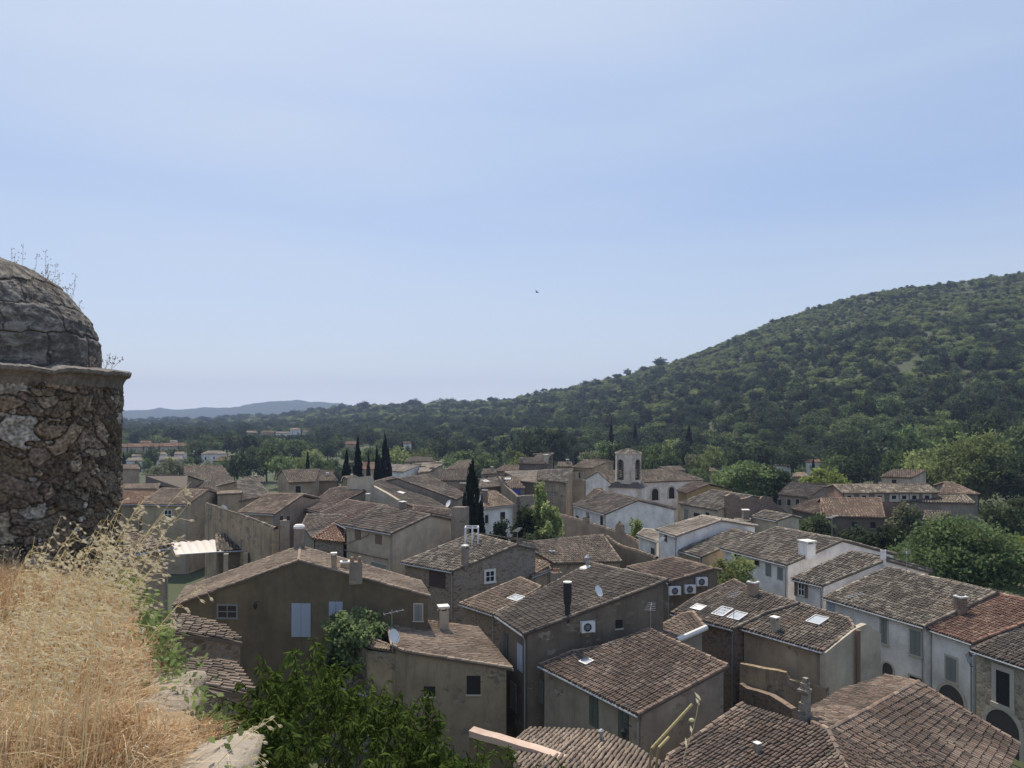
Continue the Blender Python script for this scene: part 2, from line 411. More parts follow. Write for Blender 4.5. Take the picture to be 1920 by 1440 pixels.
def house(label, facets, wall='beige', tile='old', ground=None, over=.28, tilemat='tile', gutter=None, cat='house', name='house', group=None, verge=True, patch=.5, thick=.13):
    h = House(); h.f = facets
    allp = np.concatenate([np.array(f['poly']) for f in facets])
    c = allp.mean(0); gz = float(terrain(c[0], c[1])) if ground is None else ground
    h.base = np.array([c[0], c[1], gz]); D = float(np.median(allp[:, 1]))
    dims = [[round(float(np.linalg.norm(f['poly'][i] - f['poly'][i - 1])), 1) for i in range(len(f['poly']))] for f in facets]
    DIAG.append((label[:48], 'D %.0f z %.1f-%.1f g %.1f' % (D, allp[:, 2].min(), allp[:, 2].max(), gz), dims))
    h.o = thing(name, h.base, label, cat, group)
    rng = np.random.default_rng(abs(int(c[0] * 131 + c[1] * 977)) % 99991)
    w, L, k = (.185, .34, 4) if D < 62 else ((.25, .42, 3) if D < 105 else (.34, .55, 2))
    pal = PAL[tile]
    wb = MB(); rb = MB(); h.e = {}
    pts = []
    def key(p): return tuple(np.round(p, 2))
    edges = {}
    for fi, f in enumerate(facets):
        n = len(f['poly'])
        for i in range(n):
            edges.setdefault(frozenset((key(f['poly'][i]), key(f['poly'][(i + 1) % n]))), []).append((fi, i))
    for fi, f in enumerate(facets):
        p = f['poly']; n = len(p); s = area2(p)
        sh = [len(edges[frozenset((key(p[i]), key(p[(i + 1) % n])))]) > 1 for i in range(n)]
        q = inset(f, sh, over)
        for i in range(n):
            a, b = q[i], q[(i + 1) % n]
            if sh[i]: continue
            h.e[(fi, i)] = (a, b)
            vs = [(a[0], a[1], gz - .6), (b[0], b[1], gz - .6), (b[0], b[1], b[2] - thick), (a[0], a[1], a[2] - thick)]
            wb.add(vs, [(0, 1, 2, 3) if s > 0 else (3, 2, 1, 0)])
        # roof slab
        nrm = np.array([-f['up'][0] * f['tp'], -f['up'][1] * f['tp'], 1.0]); nrm /= np.linalg.norm(nrm)
        t = [np.array(v) for v in p]; bt = [v - np.array([0, 0, thick - .01]) for v in t]
        base = tuple(np.mean(pal, axis=0) * .50)
        fs = [tuple(range(n)) if s > 0 else tuple(range(n))[::-1], tuple(range(n, 2 * n))[::-1] if s > 0 else tuple(range(n, 2 * n))]
        for i in range(n):
            j = (i + 1) % n
            if not sh[i]: fs.append((i, n + i, n + j, j) if s > 0 else (j, n + j, n + i, i))
        rb.add(t + bt, fs, base)
        tile_rows(rb, f, pal, w, L, k, rng, patch)
        for i in range(n):
            a, b = p[i], p[(i + 1) % n]; e = (b - a)[:2]; ln = np.linalg.norm(e)
            if ln < .3: continue
            if abs(np.dot(e / ln, f['up'])) < .55 and not sh[i] and (np.dot((a + b)[:2] / 2 - c[:2], f['up']) < 0): continue
            if sh[i] and edges[frozenset((key(a), key(b)))][0] != (fi, i): continue
            if verge and D < 120:
                inw = (np.mean(np.array(p), axis=0) - (a + b) / 2) if not sh[i] else np.zeros(3)
                inw[2] = 0; l2 = np.linalg.norm(inw); inw = inw / l2 * .06 if l2 > 0 else inw
                lo, hi = (a, b) if a[2] < b[2] else (b, a)
                cap_line(rb, hi + inw, lo + inw, pal, rng)
    h.wall = wb.build('wall', M[wall], h.o)
    h.roof = rb.build('roof', M[tilemat], h.o)
    if gutter is None and D < 105 and len(facets[0]['poly']) >= 4:
        p0_ = facets[0]['poly']
        if np.dot((p0_[0] + p0_[1])[:2] / 2 - np.mean(np.array(p0_), axis=0)[:2], facets[0]['up']) < -.3 and abs(p0_[0][2] - p0_[1][2]) < .05: gutter = [(0, 0)]
    if gutter:
        for (fi, i) in gutter:
            p = facets[fi]['poly']; a, b = p[i], p[(i + 1) % len(p)]
            dz = np.array([0, 0, -.09]); out = -facets[fi]['up'] * .06
            out3 = np.array([out[0], out[1], 0]); g = MB(); g.tube([a + dz + out3, b + dz + out3], .065, 6); g.build('gutter', M['metal'], h.o)
            qa, qb = h.e[(fi, i)]
            low = qb + (qa - qb) / np.linalg.norm(qa - qb) * .12
            lo3 = np.array([low[0], low[1], low[2] - .5]) + out3 * 2
            d = MB(); d.tube([b + dz + out3 + (a - b) / np.linalg.norm(a - b) * .15, lo3, np.array([lo3[0], lo3[1], gz])], .05, 6); d.build('downpipe', M['metal'], h.o)
    return h
def wall_frame(h, ek, px, py):
    a, b = h.e[ek]
    p3 = on_wall(px, py, a, b)
    e = (b - a)[:2]; e = e / np.linalg.norm(e)
    if np.dot(e, (1, 0)) < 0: e = -e
    nrm = np.array([e[1], -e[0]])
    c = h.base[:2]
    if np.dot(nrm, p3[:2] - c) < 0: nrm = -nrm
    return p3, np.array([e[0], e[1], 0]), np.array([nrm[0], nrm[1], 0])
def win(h, ek, x0, y0, x1, y1, kind='open', mat=None, sur=.11, trim='trim', label=None, fm='whiteframe'):
    a, b = h.e[ek]; yc = (y0 + y1) / 2; xc = (x0 + x1) / 2
    p3, e, n = wall_frame(h, ek, xc, yc)
    l = on_wall(x0, yc, a, b); r = on_wall(x1, yc, a, b)
    w = abs(np.dot(r - l, e)); H = (y1 - y0) / FPX * p3[1]
    w = min(w, 4); up = np.array([0, 0, 1.])
    o = p3 - e * w / 2 - up * H / 2
    fr = MB()
    if kind in ('open', 'glass', 'shutter', 'door'):
        pr = n * .05 - n * 0
        if sur:
            fr.box(o - e * sur - up * 0, e * sur, n * .05, up * H); fr.box(o + e * w, e * sur, n * .05, up * H)
            fr.box(o - e * sur + up * H, e * (w + 2 * sur), n * .053, up * sur * 1.2)
            fr.box(o - e * (sur + .04) - up * sur, e * (w + 2 * sur + .08), n * .11, up * sur)
        nm = 'door' if kind == 'door' else 'window'
        if kind == 'shutter':
            f = fr.build('window_surround', M[trim], h.o) if sur else None
            for s in (0, 1):
                m = MB(); ww = w / 2 - .015
                oo = o + e * (s * (w / 2 + .008)) + n * .015
                m.box(oo, e * ww, n * .04, up * H)
                kx = max(3, int(H / .16))
                for j in range(kx):
                    m.box(oo + e * ww * .12 + n * .04 + up * (H * (j + .2) / kx), e * ww * .76, n * .014, up * H / kx * .5)
                sh = m.build('shutter', M[mat or 'shut'], h.o)
                if label: sh['label'] = label
            return
        m = MB(); m.box(o + n * .004, e * w, n * .012, up * H)
        if kind == 'door':
            d = m.build('door', M[mat or 'shutdark'], h.o)
            if sur: fr.build('frame', M[trim], d)
            if label: d['label'] = label
            return d
        if kind == 'glass':
            for s in (0, .5, 1):
                fr.box(o + e * (w - .06) * s + n * .02, e * .06, n * .03, up * H, mat=1)
            for s in (0, .5, 1):
                fr.box(o + up * (H - .06) * s + n * .02, e * w, n * .027, up * .06, mat=1)
        if not fr.n: fr.box(o - up * .08 - e * .05, e * (w + .1), n * .08, up * .08)
        f = fr.build('window', [M[trim], M[fm]], h.o)
        m.build('pane', M[mat or 'pane'], f)
        if label: f['label'] = label
    elif kind == 'arch':
        K = 10; pts = [(0, 0), (w, 0)] + [(w / 2 + w / 2 * math.cos(math.pi * i / K), H - w / 2 + w / 2 * math.sin(math.pi * i / K)) for i in range(K + 1)]
        m = MB(); m.add([o + e * x + up * z + n * .015 for x, z in pts], [tuple(range(len(pts)))])
        arc = pts[1:] + [pts[0]]; t = max(sur, .12)
        for (xa, za), (xb, zb) in zip(arc[:-1], arc[1:]):
            def ex(x, z):
                if z > H - w / 2:
                    v = np.array([x - w / 2, z - (H - w / 2)]); v = v / (np.linalg.norm(v) + 1e-9); return x + v[0] * t, z + v[1] * t
                return (x + t if x > w / 2 else x - t), z
            (xc_, zc_), (xd, zd) = ex(xa, za), ex(xb, zb)
            q = [o + e * x + up * z for x, z in ((xa, za), (xb, zb), (xd, zd), (xc_, zc_))]
            q2 = [v + n * .06 for v in q]
            fr.add(q + q2, [(4, 5, 6, 7), (0, 1, 5, 4), (1, 2, 6, 5), (2, 3, 7, 6), (3, 0, 4, 7)])
        f = fr.build('window' if H < 3.2 else 'archway', M[trim], h.o)
        m.build('pane' if H < 3.2 else 'opening', M[mat or 'dim'], f)
        if label: f['label'] = label
def chimney(h, fi, px, py, ytop, wpx, mat='grey', kind='slab', asp=1.3, label=None):
    f = h.f[fi]; d = ray(px, py); p0 = f['poly'][0]
    t = (p0[2] - EYE + f['tp'] * np.dot(-p0[:2], f['up'])) / (d[2] - f['tp'] * np.dot(d[:2], f['up']))
    c = CAM + d * t; D = c[1]
    H = (py - ytop) / FPX * D; w = wpx / FPX * D
    rot = math.atan2(f['up'][1], f['up'][0]); cs = abs(math.cos(rot)) + abs(math.sin(rot)) * 1
    w1 = w / cs; m = MB(); c0 = c - np.array([0, 0, .35])
    caph = min(.32, H * .22)
    if kind == 'slab':
        m.cbox(c0, w1, w1, H + .35 - caph, rot)
        top = c0 + np.array([0, 0, H + .35 - caph])
        for sx in (-.38, .38):
            a = np.array([math.cos(rot), math.sin(rot), 0]) * sx * w1
            m.cbox(top + a, w1 * .18, w1 * .9, caph * .6, rot)
        m.cbox(top + np.array([0, 0, caph * .6]), w1 * 1.18, w1 * 1.18, caph * .4, rot, mat=1)
        m.cbox(top + np.array([0, 0, -.12]), w1 * 1.08, w1 * 1.08, .1, rot)
    elif kind == 'box':
        m.cbox(c0, w1, w1, H + .35 - .1, rot); m.cbox(c0 + np.array([0, 0, H + .25]), w1 * 1.12, w1 * 1.12, .1, rot, mat=1)
        m.cbox(c0 + np.array([0, 0, H + .35]), w1 * .6, w1 * .6, .05, rot, mat=2)
    elif kind == 'pots':
        m.cbox(c0, w1 * 1.3, w1 * .8, H + .35 - caph, rot)
        for s in (-.32, .32):
            a = np.array([math.cos(rot), math.sin(rot), 0]) * s * w1 * 1.2
            m.lathe(c0 + a + np.array([0, 0, H + .35 - caph]), [(w1 * .2, 0), (w1 * .24, caph * .3), (w1 * .17, caph)], 8, mat=3)
    elif kind == 'flue':
        m.lathe(c0, [(w * .30, 0), (w * .30, H * .55), (w * .42, H * .56), (w * .46, H * .86), (w * .46, H + .3), (w * .38, H + .35)], 10, mat=2)
        m.lathe(c + np.array([0, 0, H + .02]), [(w * .5, 0), (w * .5, .06), (w * .1, .1)], 10, mat=1)
    elif kind == 'crooked':
        rg = np.random.default_rng(2); z = 0; 
        for i, (q, hh) in enumerate(((.86, .32), (.74, .16), (.64, .22), (.96, .05), (.60, .12), (.40, .10))):
            hz = (H + .35) * hh; m.cbox(c0 + np.array([rg.normal(0, .03), 0, z]), w1 * q, w1 * q, hz, rot + rg.normal(0, .12)); z += hz - .01
    elif kind == 'cowl':
        m.lathe(c0, [(w * .26, 0), (w * .26, H + .1), (w * .5, H + .12), (w * .5, H + .2), (w * .12, H + .36)], 10, mat=4)
        m.lathe(c0 + np.array([0, 0, .2]), [(w * 1.5, 0), (w * 1.25, .22), (w * .5, .34)], 9, mat=1)
    o = m.build('chimney', [M[mat], M['lime'], M['black'], M['terracotta'], M['metal']], h.roof)
    if label: o['label'] = label
    return c
def skylight(h, fi, px, py, w=.8, l=1.1, mat='skylight'):
    f = h.f[fi]; d = ray(px, py); p0 = f['poly'][0]
    t = (p0[2] - EYE + f['tp'] * np.dot(-p0[:2], f['up'])) / (d[2] - f['tp'] * np.dot(d[:2], f['up']))
    c = CAM + d * t
    a = np.array([f['up'][1], -f['up'][0], 0]); cs = 1 / math.sqrt(1 + f['tp'] ** 2)
    u = np.array([f['up'][0] * cs, f['up'][1] * cs, f['tp'] * cs]); n = np.cross(a, u); n = n if n[2] > 0 else -n
    o = c - a * w / 2 - u * l / 2 + n * .02
    m = MB(); t_ = .07
    m.box(o, a * w, u * t_, n * .16); m.box(o + u * (l - t_), a * w, u * t_, n * .16)
    m.box(o + u * t_, a * t_, u * (l - 2 * t_), n * .158); m.box(o + a * (w - t_) + u * t_, a * t_, u * (l - 2 * t_), n * .158)
    m.box(o + a * t_ + u * t_, a * (w - 2 * t_), u * (l - 2 * t_), n * .12, mat=1)
    s = m.build('skylight', [M['metal'], M[mat]], h.roof)
def dish(h, p, r=.42, mast=1.0, face=(-.4, -.5)):
    p = np.asarray(p, float); m = MB()
    m.tube([p - np.array([0, 0, mast]), p], .025, 5, mat=1)
    fx = np.array([face[0], face[1], .45]); fx /= np.linalg.norm(fx)
    a = np.cross(fx, (0, 0, 1)); a /= np.linalg.norm(a); b = np.cross(a, fx)
    vs = []; K = 14
    rings = [(.05, 0), (.55, .05), (1, .16)]
    for rr, d in rings:
        for k in range(K):
            t = 2 * math.pi * k / K; vs.append(p + fx * (.08 + d * r) + (a * math.cos(t) + b * 1.08 * math.sin(t)) * rr * r)
    fs = [tuple(range(K))]
    for i in range(2):
        fs += [(i * K + k, i * K + (k + 1) % K, (i + 1) * K + (k + 1) % K, (i + 1) * K + k) for k in range(K)]
    m.add(vs, fs); m.tube([p + fx * .1 - b * r, p + fx * (.1 + r * 1.1) - b * r * .2], .015, 4, mat=1)
    m.build('satellite_dish', [M['acwhite'], M['metal']], h.o)
def antenna(h, p, H=2.2, rot=.5, n=6, light=False):
    p = np.asarray(p, float); m = MB(); m.tube([p - np.array([0, 0, .5]), p + np.array([0, 0, H])], .022, 5)
    a = np.array([math.cos(rot), math.sin(rot), .15]); b = np.array([-math.sin(rot), math.cos(rot), 0])
    c = p + np.array([0, 0, H * .9]); m.tube([c - a * .5, c + a * .7], .016, 4)
    for i in range(n):
        q = c + a * (-.45 + 1.1 * i / (n - 1)); l = .32 - .02 * i
        m.tube([q - b * l, q + b * l], .01, 4)
    m.build('antenna', M['metal'], h.o)
def aircon(h, ek, px, py, wpx):
    p3, e, n = wall_frame(h, ek, px, py); D = p3[1]
    w = .85; H = .62; o = p3 - e * w / 2 - np.array([0, 0, H / 2]) + n * .06; m = MB()
    m.box(o, e * w, n * .32, (0, 0, H)); m.box(o - n * .06 - np.array([0, 0, .05]), e * .06, n * .4, (0, 0, .05), mat=1); m.box(o + e * (w - .06) - n * .06 - np.array([0, 0, .05]), e * .06, n * .4, (0, 0, .05), mat=1)
    K = 16; c = o + e * w * .42 + np.array([0, 0, H / 2]) + n * .325
    vs = [c + (e * math.cos(2 * math.pi * k / K) + np.array([0, 0, math.sin(2 * math.pi * k / K)])) * H * .4 for k in range(K)]
    a = m.build('air_conditioner', [M['acwhite'], M['metal']], h.o)
    g = MB(); g.add(vs, [tuple(range(K))])
    for k in range(4):
        t = math.pi * k / 4; v = e * math.cos(t) + np.array([0, 0, math.sin(t)])
        g.tube([c - v * H * .4 + n * .012, c + v * H * .4 + n * .012], .012, 4, mat=1)
    for r_ in (.2, .41):
        g.tube([c + n * .012 + (e * math.cos(2 * math.pi * k / K) + np.array([0, 0, math.sin(2 * math.pi * k / K)])) * H * r_ for k in range(K + 1)], .012, 4, mat=1, caps=False)
    g.build('fan_grille', [M['black'], M['metal']], a)
def wallpoly(label, p, q, top, wall='rub', thick=.4, ground=None, name='stone_wall', cat='wall', cop=None, bottom=None):
    """free-standing wall in the vertical plane through plan points p, q; its top line given as pixels"""
    pts = [on_wall(x, y, p, q) for x, y in top]
    e = np.array([q[0] - p[0], q[1] - p[1]]); e /= np.linalg.norm(e); n = np.array([-e[1], e[0], 0]); n = n if n[1] > 0 else -n
    c = np.mean(pts, axis=0); g = float(terrain(c[0], c[1])) if ground is None else ground
    DIAG.append((label[:48], 'wall', [(round(float(v[0]), 1), round(float(v[1]), 1), round(float(v[2]), 1)) for v in pts]))
    o = thing(name, (c[0], c[1], g), label, cat)
    m = MB(); K = len(pts)
    fr = pts; bk = [v + n * thick for v in pts]; lo = [np.array([v[0], v[1], g - .5]) for v in pts]; lob = [v + n * thick for v in lo]
    m.add(fr + bk + lo + lob, [f for i in range(K - 1) for f in ((2 * K + i, 2 * K + i + 1, i + 1, i), (i, i + 1, K + i + 1, K + i), (K + i, K + i + 1, 3 * K + i + 1, 3 * K + i))] + [(2 * K, 0, K, 3 * K), (3 * K - 1, 4 * K - 1, 2 * K - 1, K - 1)])
    h = House(); h.o = o; h.base = np.array([c[0] + n[0] * 5, c[1] + n[1] * 5, g]); h.e = {(0, 0): (pts[0], pts[-1])}
    h.wall = m.build('wall_body', M[wall], o)
    if cop:
        cm = MB(); rg = np.random.default_rng(3)
        if cop == 'tile':
            for a, b in zip(fr[:-1], fr[1:]): cap_line(cm, a + n * thick / 2, b + n * thick / 2, PAL['old'], rg, r=.2, lift=.02)
            cm.build('coping', M['tile'], o)
        else:
            for a, b in zip(fr[:-1], fr[1:]):
                cm.box(a - n * .05 + np.array([0, 0, .002]), (b - a), n * (thick + .1), (0, 0, .24 if cop == 'coping' else .1))
            cm.build('coping', M[cop], o)
    return h
# ------------------------------------------------------------------ the village, near to far
def gable(e0, e1, z, pitch, others, k=1.0, m=None):
    f = F(e0, e1, z, pitch, others, m); return [f, mirror(f, k=k)]
HS = {}
# --- hipped roof filling the bottom right corner
ap = P(1554, 1371, 6.2); ap2 = P(1722, 1280, 6.2)
rr_ = F((1554, 1371), (1722, 1280), 6.2, -17, [(1912, 1396), (1862, 1500), (1625, 1530)])
xx = F((1554, 1371), (1548, 1378.3), 6.2, -15, [(1625, 1530)], m=(.84, .54)) if False else None
Lx = np.array([-.86, -.51]); tpx = math.tan(R(15))
def onp(px, py, p0, up, tp):
    d = ray(px, py); up = np.array(up)
    t = (p0[2] - EYE - tp * np.dot(p0[:2], up)) / (d[2] - tp * np.dot(d[:2], up)); return CAM + d * t
hip_b = rr_['poly'][4]
fx = FP([ap, hip_b] + [onp(*q, ap, -Lx, tpx) for q in ((1470, 1570), (1235, 1465), (1252, 1418), (1392, 1319), (1403, 1323))], -Lx, tpx)
upb = -rr_['up']
fy = FP([ap2, ap] + [onp(*q, ap, upb * 1.0, math.tan(R(13))) for q in ((1524, 1358), (1521, 1331), (1582, 1294), (1662, 1268))], upb, math.tan(R(13)))
h = house('large house with a hipped tiled roof and a dark crooked chimney in the bottom corner', [rr_, fx, fy], 'rub', 'brown', patch=.6)
chimney(h, 2, 1509, 1350, 1266, 30, 'rub', 'crooked', label='dark crooked masonry chimney')
c_ = chimney(h, 1, 1420, 1412, 1392, 14, 'grey', 'slab', label='squat vent under a flat stone')
HS['hip'] = h
# --- house below the air conditioner house
f = F((1010, 1247), (1197, 1341), 5.6, 13, [(1367, 1249), (1218, 1180), (1130, 1213), (1074, 1222)])
h = house('patchy brown and grey tiled house with two grey green shutters near the dry stalk', [f], 'grey', 'brown', gutter=[(0, 0)], patch=.35)
win(h, (0, 0), 1106, 1300, 1122, 1362, 'shutter', 'shutdk', sur=0); win(h, (0, 0), 1160, 1331, 1179, 1385, 'shutter', 'shutdk', sur=0)
win(h, (0, 0), 1012, 1275, 1020, 1320, 'shutter', 'shutdk', sur=0)
skylight(h, 0, 1100, 1244, .7, .6); HS['patch'] = h
lp, e_, n_ = wall_frame(h, (0, 0), 1184, 1362)
m = MB(); m.tube([lp + n_ * .0, lp + n_ * .45 + np.array([0, 0, .25]), lp + n_ * .45], .02, 5); m.lathe(lp + n_ * .45 - np.array([0, 0, .5]), [(.06, 0), (.16, .35), (.17, .37), (.04, .52)], 6)
m.build('lantern', M['black'], h.o)
f = F((1222, 1182), (1270, 1202), 6.5, 13, [(1325, 1178), (1301, 1148), (1276, 1153)])
h = house('small sunlit roof strip with a white mortared verge between two bigger roofs', [f], 'grey', 'tan', ground=0)
m = MB(); q = f['poly']; m.tube([q[1] + [0, 0, .06], q[2] + [0, 0, .06]], .17, 7); m.build('verge_coping', M['lime'], h.o)
# --- air conditioner house
f = F((929, 1153), (982, 1190), 7.2, 15, [(1254, 1088), (1107, 1056)])
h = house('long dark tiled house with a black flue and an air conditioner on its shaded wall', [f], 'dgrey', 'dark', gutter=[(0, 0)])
chimney(h, 0, 1064, 1156, 1093, 17, 'rub', 'flue', label='tall black metal flue'); chimney(h, 0, 1101, 1066, 1041, 11, 'grey', 'cowl', label='round metal cowl in a white mortar skirt')
win(h, (0, 0), 945, 1188, 953, 1236, 'shutter', 'shutdk', sur=0); win(h, (0, 0), 971, 1208, 981, 1258, 'shutter', 'shutblue', sur=0); win(h, (0, 0), 958, 1280, 969, 1332, 'shutter', sur=0)
aircon(h, (0, 1), 1099, 1173, 24); win(h, (0, 1), 1154, 1162, 1167, 1178, 'open', 'dark', sur=0)
dish(h, onp(1120, 1131, f['poly'][0], f['up'], f['tp']) + [0, 0, .7], .33, .8, (.6, -.5)); HS['ac'] = h
f = F((1175, 1064), (1253, 1092), 7.4, 13, [(1338, 1067), (1262, 1046)])
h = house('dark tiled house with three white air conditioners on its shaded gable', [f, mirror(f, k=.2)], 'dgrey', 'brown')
for x, y in ((1263, 1106), (1291, 1103), (1313, 1089)): aircon(h, (0, 1), x, y, 16)
antenna(h, onp(1236, 1078, f['poly'][0], f['up'], f['tp']), 3.0, .9); HS['three'] = h
f = F((1258, 1150), (1375, 1180), 6.2, 14, [(1436, 1150), (1499, 1132), (1406, 1103), (1377, 1087), (1300, 1122)])
h = house('low tiled house with three roof windows and a pinkish chimney stump', [f], 'brick', 'old')
skylight(h, 0, 1310, 1142, .9, .8, 'lime'); skylight(h, 0, 1355, 1150, .95, 1.3); skylight(h, 0, 1383, 1158, .95, 1.1)
chimney(h, 0, 1412, 1117, 1090, 22, 'pink', 'box'); HS['sky'] = h
f = F((1386, 1177), (1543, 1222), 6.2, 14, [(1603, 1177), (1594, 1161), (1500, 1132), (1438, 1149)])
h = house('pink beige house with one roof window and a white banded chimney', [f, mirror(f, 2, 3, .01)][:1], 'cream', 'old', patch=.7)
skylight(h, 0, 1533, 1166, 1.0, 1.1); chimney(h, 0, 1453, 1184, 1156, 17, 'offwhite', 'slab'); HS['pinkb'] = h
pa, pb = h.e[(0, 1)]; d_ = (pb - pa)[:2] / np.linalg.norm((pb - pa)[:2])
wallpoly('lavender grey gable wall crossed by a dark pipe beside the pink beige house', pa[:2] + d_ * .0 + np.array([.25, -.2]), pa[:2] + d_ * 9 + np.array([.25, -.2]), [(1548, 1224), (1603, 1180), (1625, 1170), (1652, 1188)], 'offwhite', .35, 0, 'gable_wall')
pp = on_wall(1606, 1190, pa[:2] + np.array([.3, -.3]), pa[:2] + d_ * 9 + np.array([.3, -.3])); m = MB(); m.tube([pp + [.06, -.08, .3], np.array([pp[0] + .06, pp[1] - .08, 0])], .14, 7)
m.build('drainpipe', M['shutbrown'], bpy.data.objects['gable_wall'])
# ruined yard walls in front of it
wallpoly('crumbling brown garden wall above the corner hip roof', P(1387, 1282, 3.3)[:2], P(1483, 1329, 3.3)[:2], [(1386, 1281), (1400, 1291), (1420, 1296), (1444, 1304), (1462, 1315), (1483, 1329), (1486, 1345)], 'brick', .4, 0)
wallpoly('pale ragged yard wall in front of the pink beige house', P(1387, 1244, 4.4)[:2], P(1550, 1290, 4.2)[:2], [(1387, 1244), (1410, 1249), (1433, 1254), (1455, 1257), (1473, 1261), (1480, 1274), (1500, 1279), (1550, 1291)], 'streak', .35, 0)
# --- white row on the right, seen down the street
f = F((1352, 1029), (1474, 1060), 7.0, 15, [(1582, 1013), (1455, 989)])
h = house('white street house with lichened tiles, a broad white chimney and two dark shutters', [f, mirror(f)], 'white', 'lichen', gutter=[(0, 0)])
for q in ((1436, 1057, 1446, 1080), (1458, 1064, 1468, 1087)): win(h, (0, 0), *q, 'shutter', sur=0)
for q in ((1378, 1040, 1389, 1053), (1414, 1051, 1424, 1060)): win(h, (0, 0), *q, 'open', 'dark', sur=.05)
chimney(h, 0, 1513, 1040, 1013, 28, 'white', 'slab', label='broad white double chimney'); HS['row_a'] = h
f = F((1270, 1032), (1314, 1045), 6.1, 14, [(1411, 1003), (1376, 992)])
h = house('low tiled annex squeezed beside the white street house', [f, mirror(f, k=.3)], 'cream', 'lichen')
f = F((1484, 1086), (1541, 1099), 6.5, 15, [(1662, 1050), (1595, 1034)])
h = house('white street house with open brown shutters and a slim ridge chimney', [f, mirror(f)], 'white', 'lichen', gutter=[(0, 0)])
win(h, (0, 0), 1497, 1092, 1509, 1117, 'glass', sur=.04); win(h, (0, 0), 1490, 1090, 1496, 1117, 'shutter', 'shutbrown', sur=0); win(h, (0, 0), 1509, 1095, 1515, 1121, 'shutter', 'shutbrown', sur=0)
chimney(h, 0, 1656, 1051, 1031, 10, 'white', 'box')
f = F((1543, 1121), (1732, 1176), 5.9, 15, [(1868, 1112), (1663, 1064)])
h = house('longest white street house with grey brown tiles and closed grey shutters', [f, mirror(f)], 'white', 'lichen', gutter=[(0, 0)], patch=.8)
win(h, (0, 0), 1652, 1160, 1664, 1206, 'shutter', trim='offtrim' if 'offtrim' in M else 'trim'); win(h, (0, 0), 1707, 1182, 1727, 1228, 'shutter'); win(h, (0, 0), 1551, 1131, 1565, 1152, 'shutter', 'shutblue', sur=.05)
win(h, (0, 0), 1655, 1243, 1675, 1290, 'arch', sur=.12); win(h, (0, 0), 1706, 1270, 1730, 1310, 'open', 'dark'); HS['row_c'] = h
f = F((1739, 1179), (1823, 1207), 5.75, 15, [(1995, 1141), (1872, 1114)])
h = house('white street house with orange red tiles and a tall brown chimney', [f, mirror(f)], 'white', 'red', gutter=[(0, 0)], patch=.2)
chimney(h, 0, 1801, 1152, 1117, 20, 'brick', 'box'); win(h, (0, 0), 1774, 1233, 1794, 1277, 'shutter'); win(h, (0, 0), 1760, 1285, 1808, 1345, 'arch', sur=.2)
HS['row_d'] = h
f = F((1821, 1219), (1990, 1275), 5.5, 14, [(2060, 1195), (1937, 1164)])
h = house('stone house with a pale framed window and a round archway at the right edge', [f, mirror(f)], 'rubpale', 'dark')
win(h, (0, 0), 1868, 1259, 1894, 1322, 'open', 'pane', sur=.28); win(h, (0, 0), 1848, 1332, 1912, 1440, 'arch', sur=.28); HS['row_e'] = h
# street lamp on the corner post
p = PD(1827, 1230, HS['row_e'].e[(0, 0)][0][1] - .9); lz = p[2]; o = thing('street_lamp', (p[0], p[1], 0), 'old street lamp with a glass lantern on a pole between white and stone houses', 'street lamp')
m = MB(); m.tube([(p[0], p[1], 0), (p[0], p[1], lz + .1)], [.09, .06], 8); m.build('pole', M['metal'], o)
m = MB(); m.tube([(p[0], p[1], lz - .6), (p[0] - .35, p[1] - .25, lz - .55), (p[0] - .5, p[1] - .3, lz - .3)], .025, 5); m.lathe((p[0] - .5, p[1] - .3, lz - .3), [(.1, 0), (.2, .42)], 6, mat=1); m.lathe((p[0] - .5, p[1] - .3, lz + .12), [(.23, 0), (.1, .14), (.02, .25)], 6); m.build('lantern', [M['black'], M['skylight']], o)
for k_, q, H_, r_ in (('sky', (1376, 1178), 2.4, .8), ('pinkb', (1600, 1166), 1.8, .3), ('row_c', (1700, 1078), 2.0, 1.1), ('row_a', (1560, 1010), 2.2, .5), ('patch', (1220, 1184), 1.6, 1.3)):
    f_ = HS[k_].f[0]; antenna(HS[k_], onp(*q, f_['poly'][0], f_['up'], f_['tp']), H_, r_, 5)
# --- bottom centre: tan roof house, its annexe, the nearest roofs
f = F((960, 1254), (895, 1178), 5.3, 9, [(721, 1155), (734, 1211), (757, 1222)])
h = house('beige house with a smooth tan roof, a white chimney and a dark square window', [f], 'beige', 'tan', patch=.15, tilemat='tilenew', gutter=[(0, 0)])
chimney(h, 0, 831, 1180, 1135, 22, 'offwhite', 'slab', label='white chimney with a flat capping stone'); win(h, (0, 4), 875, 1267, 901, 1302, 'open', 'dark', sur=.0); win(h, (0, 4), 795, 1287, 816, 1306, 'open', 'dark', sur=.0)
q = onp(737, 1212, f['poly'][0], f['up'], f['tp']); dish(h, q + [0, -.1, .6], .4, .9, (.75, -.55)); HS['tan'] = h
antenna(h, q + [-.1, .2, .5], 1.6, .3, 4)
f2 = F((757, 1224), (734, 1213), 5.6, 8, [(668, 1186), (690, 1205)])
h = house('stained wing with a mortared parapet at the end of the tan roofed house', [FP([PD(757, 1224, 45.6), PD(735, 1213, 46.6), PD(668, 1188, 47.6), PD(690, 1212, 46.2)], (-.1, .99), .1)], 'streak', 'tan', over=.02)
f = F((600, 1274), (694, 1304), 3.6, 15, [(700, 1290), (663, 1243)])
h = house('low shaded lean-to roof half hidden behind the leafy treetop', [f], 'rub', 'brown', ground=0)
p0_ = P(1050, 1371, 7.0); u_ = np.array([-.35, -.937])
f = FP([onp(*q, p0_, u_, .13) for q in ((984, 1368), (1128, 1374), (1192, 1403), (1255, 1446), (1200, 1510), (1010, 1510), (955, 1400))], u_, .13)
